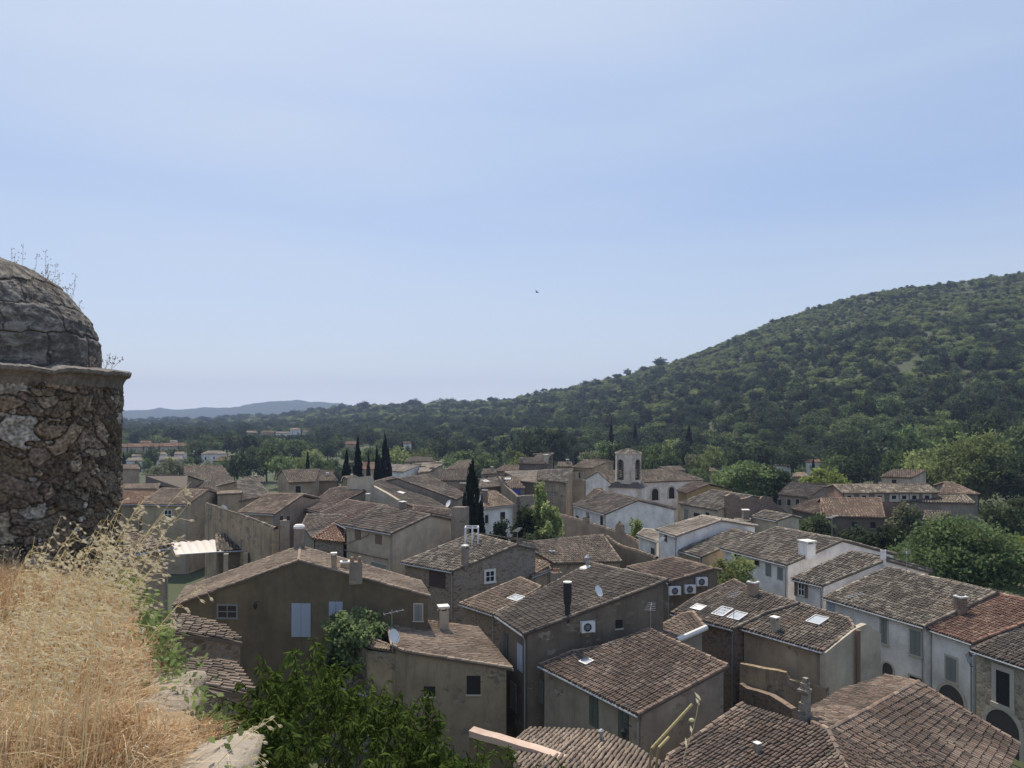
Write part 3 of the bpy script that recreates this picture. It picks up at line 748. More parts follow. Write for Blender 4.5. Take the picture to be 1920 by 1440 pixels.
h = house('nearest sunlit roof with a pinkish mortar parapet and a metal vent pipe', [f], 'coping', 'tan', over=.1, verge=False)
q = onp(1127, 1392, f['poly'][0], f['up'], f['tp']); m = MB(); m.lathe(q - [0, 0, .2], [(.06, 0), (.06, .55), (.12, .56), (.12, .66), (.05, .72)], 10); m.build('vent_pipe', M['metal'], h.roof)
wallpoly('pinkish curved mortar parapet edging the nearest roof', P(880, 1373, 7.9)[:2], P(1090, 1437, 7.4)[:2], [(880, 1381), (905, 1389), (930, 1395), (955, 1403), (980, 1411), (1000, 1416), (1020, 1423), (1035, 1428), (1050, 1434), (1065, 1441), (1080, 1450), (1100, 1464), (1130, 1488)], 'ochre', .35, None, 'parapet', 'wall', 'coping')
# --- lean-to between tan house and ac house
f = F((861, 1132), (925, 1153), 5.4, 12, [(1016, 1101), (976, 1083)])
h = house('open timber shed under pale ridged tiles beside the long dark house', [f], 'rub', 'tan', tilemat='tilenew', patch=.1)
skylight(h, 0, 968, 1124, 1.2, .9)
# --- the big ochre gable facing the castle
A0 = PD(560, 1052, 50.0); AL = PD(325, 1137, 50.4); AR = PD(806, 1119, 49.6)
nb = np.array([-.25, .97]); nb /= np.linalg.norm(nb)
def mvb(p, d): return np.array([p[0] + nb[0] * d, p[1] + nb[1] * d, p[2]])
lup = (A0 - AL)[:2]; lup = lup - nb * np.dot(lup, nb); tl = (A0[2] - AL[2]) / np.linalg.norm(lup); lup /= np.linalg.norm(lup)
rup = (A0 - AR)[:2]; rup = rup - nb * np.dot(rup, nb); tr = (A0[2] - AR[2]) / np.linalg.norm(rup); rup /= np.linalg.norm(rup)
fl = FP([mvb(AL, 5.5), AL, A0, mvb(A0, 5.5)], lup, tl); fr2 = FP([AR, mvb(AR, 4.5), mvb(A0, 5.5), A0], rup, tr)
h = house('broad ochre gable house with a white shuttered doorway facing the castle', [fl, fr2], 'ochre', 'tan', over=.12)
win(h, (0, 1), 547, 1131, 583, 1194, 'shutter', 'shutblue', sur=0); win(h, (1, 3), 617, 1128, 643, 1160, 'shutter', 'shutblue', sur=0)
win(h, (0, 1), 408, 1134, 445, 1159, 'glass', sur=.05, fm='shut', trim='shut'); win(h, (1, 3), 777, 1133, 792, 1164, 'shutter', sur=.06)  # window frame coloured grey: the shade on it is put into its paint
for px, py, yt, w, mt, kd in ((667, 1084, 1044, 22, 'grey', 'pots'), (626, 1066, 1036, 12, 'cream', 'slab'), (647, 1068, 1052, 20, 'cream', 'box')):
    chimney(h, 1, px, py, yt, w, mt, kd)
lp, e_, n_ = wall_frame(h, (0, 1), 485, 1128); m = MB(); m.tube([lp, lp + n_ * .6 + [0, 0, .1]], .02, 5); m.lathe(lp + n_ * .6 - np.array([0, 0, .35]), [(.07, 0), (.16, .3), (.03, .45)], 6); m.build('lantern', M['black'], h.o)
HS['ochre'] = h
# --- house with two brown shutters (tall beige front, plain grey side)
f = F((645, 985), (733, 1001), 9.0, 14, [(808, 966), (709, 949)])
h = house('tall beige house with two brown shutters and a plain grey side wall', [f, mirror(f, k=.9)], 'offwhite', 'old', gutter=[(0, 0)])
for q in ((666, 994, 677, 1011), (704, 1003, 716, 1020)): win(h, (0, 0), *q, 'shutter', 'shutbrown', sur=0)
win(h, (0, 0), 696, 1056, 725, 1084, 'shutter', sur=.05); chimney(h, 0, 755, 955, 940, 14, 'grey', 'slab'); HS['tall'] = h
a_, b_ = h.e[(0, 0)]; m = MB(); m.tube([on_wall(646, 1021, a_, b_) + [-.06, -.06, 0], on_wall(690, 1004, a_, b_) + [-.06, -.06, 0], on_wall(693, 1000, a_, b_) + [-.06, -.06, 0]], .03, 4)
m.tube([on_wall(646, 1031, a_, b_) + [-.06, -.06, 0], on_wall(728, 1049, a_, b_) + [-.06, -.06, 0]], .05, 4); m.build('cable', M['shutbrown'], h.o)
# --- stone house in the middle
f = F((752, 1055), (847, 1072), 7.0, 15, [(970, 1022), (886, 1001), (822, 1027)])
h = house('stone house with spotted roof and small white framed window in its shaded gable', [f, mirror(f, 2, 3, .5)], 'rub', 'lichen')
win(h, (0, 0), 805, 1066, 835, 1101, 'shutter', 'shutdark', sur=0); win(h, (0, 1), 910, 1070, 927, 1091, 'glass', sur=.12, trim='lime'); chimney(h, 0, 872, 1060, 1022, 14, 'grey', 'slab', label='tall grey chimney in the shade')
antenna(h, f['poly'][2] + [0, .3, 0], 1.4, 1.2); HS['stone'] = h
# --- awning terrace house
f = F((407, 1034), (468, 1030), 8.9, 14, [(450, 1000), (404, 1004)])
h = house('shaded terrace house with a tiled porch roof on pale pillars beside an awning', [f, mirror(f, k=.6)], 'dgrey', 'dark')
m = MB(); q = [PD(418, 1034, f['poly'][0][1] - .1), PD(330, 1040, f['poly'][0][1] - .2), PD(320, 1017, f['poly'][0][1] + 2.3), PD(405, 1012, f['poly'][0][1] + 2.3)]
K = 24; vs = []
for i in range(K + 1):
    t = i / K
    for j in range(7):
        s = j / 6; b_ = (q[0] * (1 - t) + q[1] * t) * (1 - s) + (q[3] * (1 - t) + q[2] * t) * s
        vs.append(b_ + np.array([0, 0, .09 * abs(math.sin(t * math.pi * 6)) - .25 * s * (1 - s) - .05]))
m.quads(vs, [(i * 7 + j, i * 7 + j + 1, i * 7 + j + 8, i * 7 + j + 7) for i in range(K) for j in range(6)]); 
m.tube([q[0], q[1]], .04, 5, mat=1); m.build('awning', [M['canvas'], M['whiteframe']], h.o)
m = MB()
for x, y in ((424, 1036), (461, 1034)):
    b_ = PD(x, y, f['poly'][0][1] - .5); m.cbox((b_[0], b_[1], b_[2] - 3), .35, .35, 2.9, .2)
m.build('pillar', M['offwhite'], h.o)
q0, q1 = PD(262, 1036, 42), PD(324, 1027, 44); v_ = (q1 - q0)[:2] / np.linalg.norm((q1 - q0)[:2]); u_ = np.array([-v_[1], v_[0]]); q1[2] = q0[2]; q2, q3 = q1 + np.append(u_ * 5, .75), q0 - np.append(v_ * 4, 0) + np.append(u_ * 5, .75); q0 = q0 - np.append(v_ * 4, 0)
h = house('plain pinkish house wall in shade to the left of the awning', [FP([q0, q1, q2, q3], u_, .15)], 'pink', 'tan', ground=3)
# --- tiled roofs left, in front of the turret edge
f = F((200, 946), (262, 945), 8.4, 14, [(300, 924), (212, 922)])
h = house('beige house with bright orange tiles showing beside the stone turret', [f, mirror(f, k=.6)], 'beige', 'orange', patch=.3)
f = F((262, 946), (351, 947), 8.6, 14, [(391, 919), (303, 916)])
h = house('brown beige house with a white window below old mottled tiles', [f, mirror(f, k=.6)], 'cream', 'tan')
win(h, (0, 0), 308, 956, 322, 974, 'glass', sur=.04); antenna(h, f['poly'][2] + [-.4, 0, 0], 1.3, .2, 3, True); HS['mott'] = h
f = F((222, 917), (296, 917), 8.0, 3, [(300, 907), (222, 909)], m=(.1, 1))
h = house('low white building with a flat lid behind the orange tiled roof', [f], 'white', 'tan')
f = F((273, 906), (350, 917), 7.2, 14, [(352, 891), (273, 891)], m=(.1, .99))
h = house('striped canal tile roof with a long level ridge near the turret', [f, mirror(f, k=.7)], 'beige', 'old')
f = F((345, 874), (416, 872), 9.4, -15, [(446, 911), (412, 923), (347, 914)])
h = house('largest striped canal tile roof on the left with a pale sloping verge', [f, mirror(f, 1, 0, .4) if False else FP([f['poly'][1], f['poly'][0], f['poly'][0] + np.append(f['up'] * 5, -1.3), f['poly'][1] + np.append(f['up'] * 5, -1.3)], -f['up'], .26)], 'beige', 'old')
f = F((222, 879), (263, 880), 7.2, 8, [(258, 872), (224, 871)])
h = house('plain lavender pink box house beside the turret', [f], 'pink', 'tan')
f = F((415, 958), (513, 994), 8.6, -5, [(505, 1010), (412, 990)]) if False else None
wallpoly('stained grey gable wall with a sloping tiled coping left of the tall chimneys', PD(413, 960, 66)[:2], PD(513, 992, 58)[:2], [(384, 946), (415, 957), (450, 968), (480, 979), (513, 993)], 'streak', .4, 0, 'gable_wall', 'wall', 'tile')
f = F((407, 927), (452, 925), 9.4, 3, [(453, 920), (408, 922)])
h = house('small cream tower-like block with a flat top and a dish', [f], 'cream', 'tan', over=.1); dish(h, PD(419, 955, f['poly'][0][1] - .8), .5, .8, (.8, -.4))
f = F((444, 961), (514, 965), 8.8, 14, [(570, 927), (502, 926)])
h = house('house with an even pinkish tan roof and a shaded grey side', [f, mirror(f, k=.5)], 'pink', 'tan', tilemat='tilenew', patch=.1); HS['even'] = h
for x, y0, y1, w, lb in ((534, 970, 1062, 17, 'tall grey chimney stack with bird shaped pots'), (561, 985, 1062, 19, 'round topped grey chimney stack')):
    p = PD(x, y1, 57 if x < 550 else 55); ww = w / FPX * p[1]; Hh = (y1 - y0) / FPX * p[1]; g = float(terrain(p[0], p[1]))
    o = thing('chimney_stack', (p[0], p[1], g), lb + ' rising in shade behind the ochre gable', 'chimney'); m = MB()
    m.cbox((p[0], p[1], g - .3), ww, ww * .9, p[2] + Hh - g + .1, .25)
    m.build('shaft', M['grey'], o); m = MB(); t_ = p[2] + Hh - .2
    if x < 550:
        for s in (-.25, .25): m.lathe((p[0] + s, p[1], t_), [(.1, 0), (.13, .1), (.09, .35)], 8)
    else: m.lathe((p[0], p[1], t_ - .02), [(ww * .56, 0), (ww * .56, .15), (ww * .4, .28)], 14)
    m.build('cap', M['lime'] if x > 550 else M['black'], o)
f = F((448, 940), (508, 928), 8.4, 13, [(478, 897), (444, 903)])
h = house('irregular mottled roof behind the even pinkish one', [f, mirror(f, k=.5)], 'cream', 'lichen')
f = F((540, 905), (592, 903), 9.0, 14, [(600, 879), (528, 882)])
h = house('small stone beige house with one dark window and a hump of old tiles', [f, mirror(f, k=.8)], 'cream', 'old')
win(h, (0, 0), 554, 911, 564, 924, 'open', 'pane', sur=.08)
f = F((596, 902), (634, 902), 8.4, 13, [(622, 884), (600, 882)])
h = house('low tile roof with a white capped chimney left of the cypresses', [f, mirror(f, k=.6)], 'cream', 'old'); chimney(h, 0, 614, 892, 886, 5, 'white', 'slab')
# --- red and old roofs left of the tall house
f = F((585, 1010), (572, 1000), 7.8, 13, [(576, 965), (648, 967)], m=(.8, .6))
f = FP([P(585, 1010, 7.6)] + [onp(*q, P(585, 1010, 7.6), np.array([.75, .66]) / 1.0, math.tan(R(14))) for q in ((648, 967), (576, 965), (566, 985))], np.array([.75, .66]), math.tan(R(14)))
fb = FP([f['poly'][0], onp(646, 1017, f['poly'][0], (-.35, .94), .27), onp(650, 968, f['poly'][0], (-.35, .94), .27)], np.array([-.35, .94]), .27)
h = house('two sided roof with one dark red slope and one striped slope', [f], 'rub', 'old')
h = house('dark red tiled slope above a rough stone wall beside the tall beige house', [fb], 'rub', 'red', patch=.3)
f = F((598, 964), (650, 990), 8.6, 13, [(735, 955), (728, 949), (652, 938)])
h = house('sprawling brown roof tucked behind the tall beige house', [f, mirror(f, 3, 4, .01)][:1], 'beige', 'brown')
f = F((572, 955), (600, 962), 8.6, 13, [(690, 918), (640, 913), (618, 918)])
h = house('narrow slanting roof between the even pinkish roof and the tall beige house', [f], 'grey', 'brown')
# --- centre: white wall house and the long roofs beside the cypress
f = F((682, 908), (737, 894), 10.2, -14, [(842, 955), (800, 962), (748, 938)])
h = house('long brown roof running down towards the big cypress', [f], 'grey', 'old'); skylight(h, 0, 752, 925, 1.6, 1.0, 'lime')
f = F((745, 897), (805, 891), 10.6, -14, [(875, 928), (856, 937)])
h = house('house with a swaybacked tile roof over a long dark side wall', [f, FP([f['poly'][1], f['poly'][0], f['poly'][0] + np.append(f['up'] * 4, -.8), f['poly'][1] + np.append(f['up'] * 4, -.8)], -f['up'], .2)], 'grey', 'old')
chimney(h, 0, 868, 917, 905, 11, 'brick', 'box'); antenna(h, f['poly'][0], 2.2, .4)
wallpoly('pale blank gable wall with a sloping shoulder behind the tall beige house', PD(650, 900, 98)[:2], PD(745, 930, 92)[:2], [(651, 899), (675, 894), (695, 892), (697, 910), (725, 925), (746, 938)], 'offwhite', .4, 0, 'gable_wall', 'wall')
f = F((688, 953), (725, 956), 9.0, 10, [(727, 949), (688, 945)], m=(.3, .95))
h = house('sliver of low tiles with a slim chimney below the blank gable', [f], 'beige', 'old'); chimney(h, 0, 690, 950, 925, 8, 'offwhite', 'slab')
f = F((773, 962), (842, 975), 8.6, 12, [(852, 957), (775, 948)])
h = house('short terracotta roof with a ragged ridge left of the cypress', [f], 'grey', 'brown'); dish(h, PD(842, 945, f['poly'][0][1] + .5), .42, 1.0, (-.7, -.5))
wallpoly('narrow grey wall pier with a white top beside the cypress', PD(845, 955, 74)[:2], PD(872, 955, 73)[:2], [(846, 951), (870, 951)], 'grey', .8, 0, 'wall_pier')
# white frame on the flat roof before the cypress
o = thing('frame_canopy', PD(882, 1003, 68), 'white metal frame standing in front of the big cypress', 'frame'); m = MB(); b_ = PD(882, 1003, 68); s_ = 68 / FPX
for dx in (-10, 3, 14):
    for dy in (0, 1.2): m.tube([b_ + [dx * s_, dy, -1], b_ + [dx * s_, dy, 13 * s_]], .05, 5)
for dy in (0, 1.2): m.tube([b_ + [-10 * s_, dy, 13 * s_], b_ + [14 * s_, dy, 13 * s_]], .05, 5)
for dx in (-10, 14): m.tube([b_ + [dx * s_, 0, 13 * s_], b_ + [dx * s_, 1.2, 13 * s_]], .05, 5)
m.build('frame_bars', M['whiteframe'], o)
f = F((904, 954), (965, 947), 8.2, 14, [(931, 922), (913, 922)])
h = house('white house with a light brown roof right of the big cypress', [f, mirror(f, k=.4)], 'white', 'tan', tilemat='tilenew'); chimney(h, 0, 909, 942, 918, 11, 'brick', 'box')
win(h, (0, 0), 909, 966, 915, 981, 'open', 'pane', sur=.06); win(h, (0, 0), 938, 960, 947, 973, 'open', 'pane', sur=0)
f = F((957, 916), (986, 916), 8.6, 14, [(967, 894), (940, 894)])
h = house('terrace house with a spotted roof and a blue tarpaulin under it', [f, mirror(f, k=.3)], 'grey', 'brown'); skylight(h, 0, 952, 899, .9, .9)
b0 = PD(961, 927, f['poly'][0][1] - .2); m = MB(); m.box(b0, (15 / FPX * b0[1], 0, 0), (0, .2, 0), (0, 0, 9 / FPX * b0[1])); m.build('tarpaulin', M['blue'], h.o)
wallpoly('dark terrace parapet wrapping the blue tarpaulin', PD(936, 905, 124)[:2], PD(969, 930, 110)[:2], [(934, 893), (945, 909), (958, 921), (969, 931)], 'dgrey', .4, 0, 'parapet')
wallpoly('grey terrace front wall above the garden trees', PD(969, 930, 110)[:2], PD(1006, 928, 112)[:2], [(969, 931), (985, 929), (1006, 928)], 'grey', .4, 0, 'parapet')
f = FP([PD(897, 908, 104), PD(937, 908, 102), PD(934, 900, 106), PD(919, 895, 108), PD(902, 900, 107)], (.0, 1.0), .15)
f = F((896, 916), (939, 912), 8.3, 14, [(934, 896), (902, 898)])
h = house('ragged greyish roof with bright patches behind the white cypress house', [f, mirror(f, k=.5)], 'beige', 'old'); skylight(h, 0, 910, 903, 1.4, 1.2, 'lime')
f = F((975, 902), (1059, 911), 9.2, 8, [(1075, 879), (945, 885)])
h = house('long building with a broad pale sunlit roof and a flaking tiled end', [f, mirror(f, k=.3)], 'beige', 'pale', tilemat='tilenew', patch=.1)
for q in ((1037, 915, 1046, 927), (1036, 936, 1046, 948), (1010, 915, 1018, 926)): win(h, (0, 0), *q, 'open', 'dark', sur=.06)
f = F((1007, 900), (1062, 905), 9.75, 8, [(1074, 879), (1010, 882)]); 
h2 = house('heap of old flaking tiles on the end of the pale sunlit roof', [f], 'streak', 'lichen', ground=0)
# --- garden wall group and the striped roof in the middle
f = F((973, 1019), (1131, 1003), 7.4, -15, [(1166, 1053), (1040, 1057)])
h = house('striped dark and light canal tile roof in the middle of the village', [f, FP([f['poly'][1], f['poly'][0], f['poly'][0] + np.append(f['up'] * 2, -.5), f['poly'][1] + np.append(f['up'] * 2, -.5)], -f['up'], .25)], 'cream', 'old', patch=.2)
chimney(h, 0, 1035, 1040, 1032, 10, 'rub', 'box'); HS['stripe'] = h
f = F((996, 1082), (1033, 1068), 5.6, 12, [(1028, 1058), (994, 1052)], m=(-.4, .9))
h = house('tiny sunlit roof wedged beside the stone house gable', [f], 'cream', 'tan')
chz = PD(1043, 1092, 60); o = thing('chimney_stack', (chz[0], chz[1], 0), 'short beige chimney with terracotta pots before the striped roof', 'chimney'); m = MB(); m.cbox((chz[0], chz[1], -.3), .75, .6, chz[2] + 1.1, .4); m.build('shaft', M['grey'], o); m = MB()
for s in (-.2, 0, .2): m.lathe((chz[0] + s, chz[1], chz[2] + .79), [(.09, 0), (.07, .3)], 7)
m.build('pot', M['terracotta'], o)
w_ = wallpoly('plain mauve garden wall with a sloping coping left of the white church houses', P(1044, 965, 6.2)[:2], P(1190, 1013, 5.2)[:2], [(1044, 964), (1093, 978), (1093, 971), (1100, 971), (1100, 980), (1140, 993), (1153, 997), (1154, 986), (1160, 981), (1165, 987), (1166, 1001), (1190, 1013), (1226, 1046)], 'pink', .45, 0, 'garden_wall', 'wall', 'tile')
wallpoly('stained wall with a drooping coping beside the striped roof', P(1150, 1019, 6.3)[:2], P(1228, 1048, 5.9)[:2], [(1135, 1006), (1150, 1018), (1165, 1026), (1190, 1033), (1210, 1040), (1228, 1047)], 'beige', .4, 0, 'garden_wall', 'wall', 'tile')
# --- white flat sunlit roof house
f = F((1230, 994), (1267, 1006), 7.6, 10, [(1352, 976), (1317, 967)])
h = house('white house with a flat looking sunlit tan roof and a long white side', [f, mirror(f, k=.7)], 'white', 'pale', tilemat='tilenew', patch=.1, gutter=[(0, 0)])
win(h, (0, 0), 1246, 1003, 1251, 1015, 'open', 'pane', sur=0)
f = F((1194, 1003), (1234, 1016), 6.2, 10, [(1240, 1003), (1226, 994), (1207, 992)])
h = house('small white annex with a pale roof left of the sunlit tan roof', [f], 'white', 'pale', tilemat='tilenew'); win(h, (0, 0), 1221, 1028, 1229, 1042, 'open', 'pane', sur=.06)
# --- big white gable
f = F((1072, 947), (1134, 965), 6.5, 14, [(1196, 938), (1168, 928), (1118, 936)])
f = F((1072, 947), (1134, 965), 6.5, 14, [(1196, 938), (1128, 921)])
h = house('big white house with a broad blank gable in front of the church', [f, mirror(f)], 'white', 'old', gutter=[(0, 0)])
win(h, (0, 0), 1099, 961, 1105, 979, 'open', 'shut', sur=0); win(h, (0, 0), 1126, 968, 1131, 986, 'open', 'pane', sur=.05); win(h, (0, 0), 1080, 967, 1085, 974, 'open', 'dark', sur=0)
# --- church
cap_ = PD(1120, 884, 138.0); ax = np.array([.93, .37]); pe = np.array([.37, -.93])
def chp(a, b, z): return np.array([cap_[0] + ax[0] * a + pe[0] * b, cap_[1] + ax[1] * a + pe[1] * b, z])
zr_, ze_ = cap_[2], cap_[2] - 1.75; w_ = 5.0; ln = 15.5
ff = FP([chp(0, w_, ze_), chp(ln + 4, w_, ze_), chp(ln, 0, zr_), chp(0, 0, zr_)], -pe, 1.75 / w_)
fb = FP([chp(0, 0, zr_), chp(ln, 0, zr_), chp(ln + 4, -w_, ze_), chp(0, -w_, ze_)], pe, 1.75 / w_)
fe = FP([chp(ln + 4, w_, ze_), chp(ln + 4, -w_, ze_), chp(ln, 0, zr_)], -ax, 1.75 / 4)
ch = house('white village church with a plain gabled front and arched gothic windows', [ff, fb, fe], 'white', 'old', cat='church', name='church', ground=0)
win(ch, (0, 0), 1222, 916, 1234, 938, 'arch', 'dark', sur=.3); win(ch, (0, 0), 1254, 913, 1264, 935, 'arch', 'dark', sur=.3)
# bell tower
tc = PD(1178, 900, 129.5); tz = tc[2]; s_ = tc[1] / FPX; Rw = 23 * s_ / math.cos(math.pi / 8)
o = thing('bell_tower', (tc[0], tc[1], 0), 'octagonal stone bell tower with tall dark openings beside the white church', 'bell tower')
rot0 = -math.pi / 2 + math.pi / 8 - .05
def octo(r, z): return [(tc[0] + r * math.cos(rot0 + k * math.pi / 4), tc[1] + r * math.sin(rot0 + k * math.pi / 4), z) for k in range(8)]
zt = tz + 48 * s_; zo1, zo0 = tz + 40 * s_, tz + 1.5 * s_
m = MB(); mw = MB()
A_, B_ = octo(Rw, tz - .5), octo(Rw, zt); A_ = [np.array(v) for v in A_]; B_ = [np.array(v) for v in B_]
for k in range(8):
    a, b, c, d = A_[k], A_[(k + 1) % 8], B_[(k + 1) % 8], B_[k]
    if k % 2 == 0:
        # an arched opening cut in the face
        e = b - a; u = np.array([0, 0, 1.]); cen = np.array([tc[0], tc[1], 0]); n_ = (a + b) / 2 - cen; n_[2] = 0; n_ /= np.linalg.norm(n_)
        L_ = np.linalg.norm(e); e = e / L_; x0, x1 = L_ * .09, L_ * .91; H_ = zt - a[2]; h0, h1 = zo0 - a[2], zo1 - a[2]; rad = (x1 - x0) / 2
        K = 8; arc = [(x1, h0)] + [((x0 + x1) / 2 + rad * math.cos(math.pi * i / K), h1 - rad + rad * math.sin(math.pi * i / K)) for i in range(K + 1)] + [(x0, h0)]
        top = [(L_, h1 - rad)] + [(L_ - L_ * i / K, H_) for i in range(K + 1)] + [(0, h1 - rad)]
        outer = [(L_, h0)] + [(L_, h1 - rad) if i == 0 else ((0, h1 - rad) if i == K else (L_ - L_ * i / K, H_)) for i in range(K + 1)] + [(0, h0)]
        pt = lambda q, dn=0: a + e * q[0] + u * q[1] - n_ * dn
        m.add([a, b, pt((L_, h0)), pt((0, h0))], [(0, 1, 2, 3)])
        for (i0, o0), (i1, o1) in zip(list(zip(arc, outer))[:-1], list(zip(arc, outer))[1:]):
            m.add([pt(i0), pt(o0), pt(o1), pt(i1)], [(0, 1, 2, 3)]); m.add([pt(i0), pt(i1), pt(i1, .5), pt(i0, .5)], [(0, 1, 2, 3)])
        m.add([pt((L_, h1 - rad)), pt((L_, H_)), pt((L_ - L_ / K, H_))], [(0, 1, 2)]); m.add([pt((0, h1 - rad)), pt((L_ / K, H_)), pt((0, H_))], [(0, 1, 2)])
        m.add([pt((x0, h0)), pt((x1, h0)), pt((x1, h0), .5), pt((x0, h0), .5)], [(0, 1, 2, 3)])
        for j in range(9):
            zz = h0 + (h1 - h0 - rad * .3) * (j + .3) / 9; mw.box(pt((x0, zz), .25), e * (x1 - x0), -n_ * .3, np.array([0, 0, .07]) + n_ * .1)
    else: m.add([a, b, c, d], [(0, 1, 2, 3)])
m.add(octo(Rw * .97, zt), [tuple(range(8))]); m.add(octo(Rw * .9, tz + .2), [tuple(range(8))])
m.build('shaft', M['tower'], o); mw.build('louvre', M['dark'], o)
m = MB(); prev = None
rings = [octo(Rw * 1.0, zt), octo(Rw * 1.04, zt + .1), octo(Rw * 1.06, zt + .3), octo(Rw * 1.0, zt + .3)]
m.add(sum(rings, []), [(r * 8 + k, r * 8 + (k + 1) % 8, r * 8 + 8 + (k + 1) % 8, r * 8 + 8 + k) for r in range(3) for k in range(8)]); m.build('cornice', M['trim'], o)
m = MB(); rg = np.random.default_rng(5); top_ = (tc[0], tc[1], zt + .3 + 6.5 * s_); e8 = octo(Rw * .98, zt + .3)
for k in range(8):
    fpoly = [np.array(e8[k]), np.array(e8[(k + 1) % 8]), np.array(top_)]; u_ = np.array(top_)[:2] - (fpoly[0] + fpoly[1])[:2] / 2; l_ = np.linalg.norm(u_)
    m.add(fpoly, [(0, 1, 2)], (.2, .17, .14)); tile_rows(m, FP(fpoly, u_ / l_, (top_[2] - fpoly[0][2]) / l_), PAL['lichen'], .34, .5, 2, rg)
m.build('roof', M['tile'], o)
m = MB(); zb = PD(1178, 912, tc[1])[2]; bw = 33 * s_; m.cbox((tc[0], tc[1] + .4, 0), bw * 1.86, bw * 1.5, zb - .05, -.38); b1 = m.build('block', M['white'], o)
m = MB(); bot = [(tc[0] + bw * 1.10 * math.cos(t - .38) * 1.1, tc[1] + .4 + bw * .95 * math.sin(t - .38) * 1.1, zb - .1) for t in (math.pi / 4, 3 * math.pi / 4, 5 * math.pi / 4, 7 * math.pi / 4)]
a4 = np.array([math.cos(-.38), math.sin(-.38)]); b4 = np.array([-a4[1], a4[0]])
bot = [(tc[0] + a4[0] * sx * bw * 1.0 + b4[0] * sy * bw * .85, tc[1] + .4 + a4[1] * sx * bw * 1.0 + b4[1] * sy * bw * .85, zb - .08) for sx, sy in ((-1, -1), (1, -1), (1, 1), (-1, 1))]
tp4 = [(tc[0] + a4[0] * sx * Rw * .8 + b4[0] * sy * Rw * .8, tc[1] + a4[1] * sx * Rw * .8 + b4[1] * sy * Rw * .8, tz - .2) for sx, sy in ((-1, -1), (1, -1), (1, 1), (-1, 1))]
m.add(bot + tp4, [(0, 1, 5, 4), (1, 2, 6, 5), (2, 3, 7, 6), (3, 0, 4, 7), (3, 2, 1, 0)], (.12, .10, .09)); m.build('skirt_roof', M['tile'], o)
m = MB()
for sx, sy in ((-1, -1), (1, -1)):
    for j in range(9):
        ww = .55 if j % 2 else .8
        c0 = np.array([tc[0] + (a4[0] * sx * .93 - b4[0] * .75) * bw, tc[1] + .4 + (a4[1] * sx * .93 - b4[1] * .75) * bw, zb - .7 - j * .52])
        m.cbox((c0[0] - a4[0] * sx * ww * .5 + a4[0] * sx * .03, c0[1] - a4[1] * sx * ww * .5 + .0, c0[2]), ww, .5, .48, -.38)
m.build('quoin', M['trim'], o)
wallpoly('curved white baroque pediment wall below the church gable', PD(1086, 935, 125)[:2], PD(1153, 940, 122)[:2], [(1086, 940), (1097, 933), (1105, 926), (1112, 919), (1118, 917), (1125, 918), (1131, 925), (1139, 935), (1146, 939), (1153, 941)], 'cream', 1.2, 0, 'pediment_wall', 'wall', 'tile')
f = F((1268, 920), (1286, 925), 7.2, 13, [(1332, 907), (1300, 902)])
h = house('yellow ochre house to the right of the church windows', [f, mirror(f, k=.8)], 'yellow', 'brown')
f = F((1272, 944), (1344, 957), 6.5, 15, [(1412, 930), (1335, 919)])
h = house('cream house with pale spotted tiles and dark windows below the church', [f, mirror(f, k=.4)], 'offwhite', 'lichen')
for q, k_ in (((1283, 954, 1290, 976), 'shutter'), ((1301, 962, 1312, 971), 'open'), ((1323, 961, 1330, 970), 'open')): win(h, (0, 0), *q, k_, None if k_ == 'shutter' else 'dark', sur=0)
g0, g1 = h.e[(0, 1)]; d_ = (g1 - g0)[:2] / np.linalg.norm((g1 - g0)[:2]); n_ = np.array([d_[1], -d_[0]]) * .5
wallpoly('ragged brown ruin wall in shade right of the spotted tile house', g0[:2] + d_ * 2 + n_, g0[:2] + d_ * 14 + n_, [(1362, 930), (1370, 926), (1385, 930), (1389, 936), (1404, 933), (1425, 936), (1430, 931), (1448, 933), (1451, 942), (1466, 953), (1478, 962)], 'brick', .5, 0, 'ruin_wall')
f = F((1409, 968), (1456, 977), 6.5, 14, [(1486, 967), (1434, 957)])
h = house('small pale house with a mottled hip roof near the ruin wall', [f, mirror(f, k=.6)], 'offwhite', 'lichen')
f = F((1376, 978), (1407, 978), 6.0, 4, [(1408, 973), (1378, 973)]); h = house('short white lean-to with a twin slotted chimney', [f], 'offwhite', 'old'); chimney(h, 0, 1398, 976, 955, 11, 'grey', 'slab')
# --- mill group below the wooded hill
f = F((1458, 927), (1516, 933), 6.2, 13, [(1548, 912), (1482, 904)]); 
h = house('grey house with three small windows at the left of the mill group', [f, mirror(f, k=.8)], 'grey', 'dark')
for x in (1459, 1476, 1492): win(h, (0, 0), x, 936, x + 7, 948, 'open', 'dark', sur=.05)
f = F((1545, 968), (1660, 971), 6.2, 14, [(1652, 934), (1538, 935)]); fl_ = None
h = house('largest mill barn with a smooth dull brown roof', [f, mirror(f, k=.4)], 'dgrey', 'brown', tilemat='tilenew', patch=.3)
for x in (1597, 1632): win(h, (0, 0), x, 979, x + 10, 991, 'open', 'dark', sur=0)
f = F((1482, 954), (1541, 967), 6.2, 12, [(1537, 936), (1510, 941)]); h = house('shaded side roof leaning on the largest mill barn', [f], 'dgrey', 'brown', tilemat='tilenew')
f = F((1580, 925), (1762, 924), 8.6, 13, [(1742, 910), (1562, 909)])
h = house('long terracotta mill building with a row of pale framed windows', [f, mirror(f, k=.6)], 'pink', 'lichen'); h.wall.data.materials[0] = M['millred']
for x in (1588, 1616, 1645, 1672, 1691, 1710, 1734): win(h, (0, 0), x, 929, x + 8, 936, 'open', 'dark', sur=.35)
f = F((1690, 940), (1830, 944), 7.4, 12, [(1812, 929), (1690, 932)])
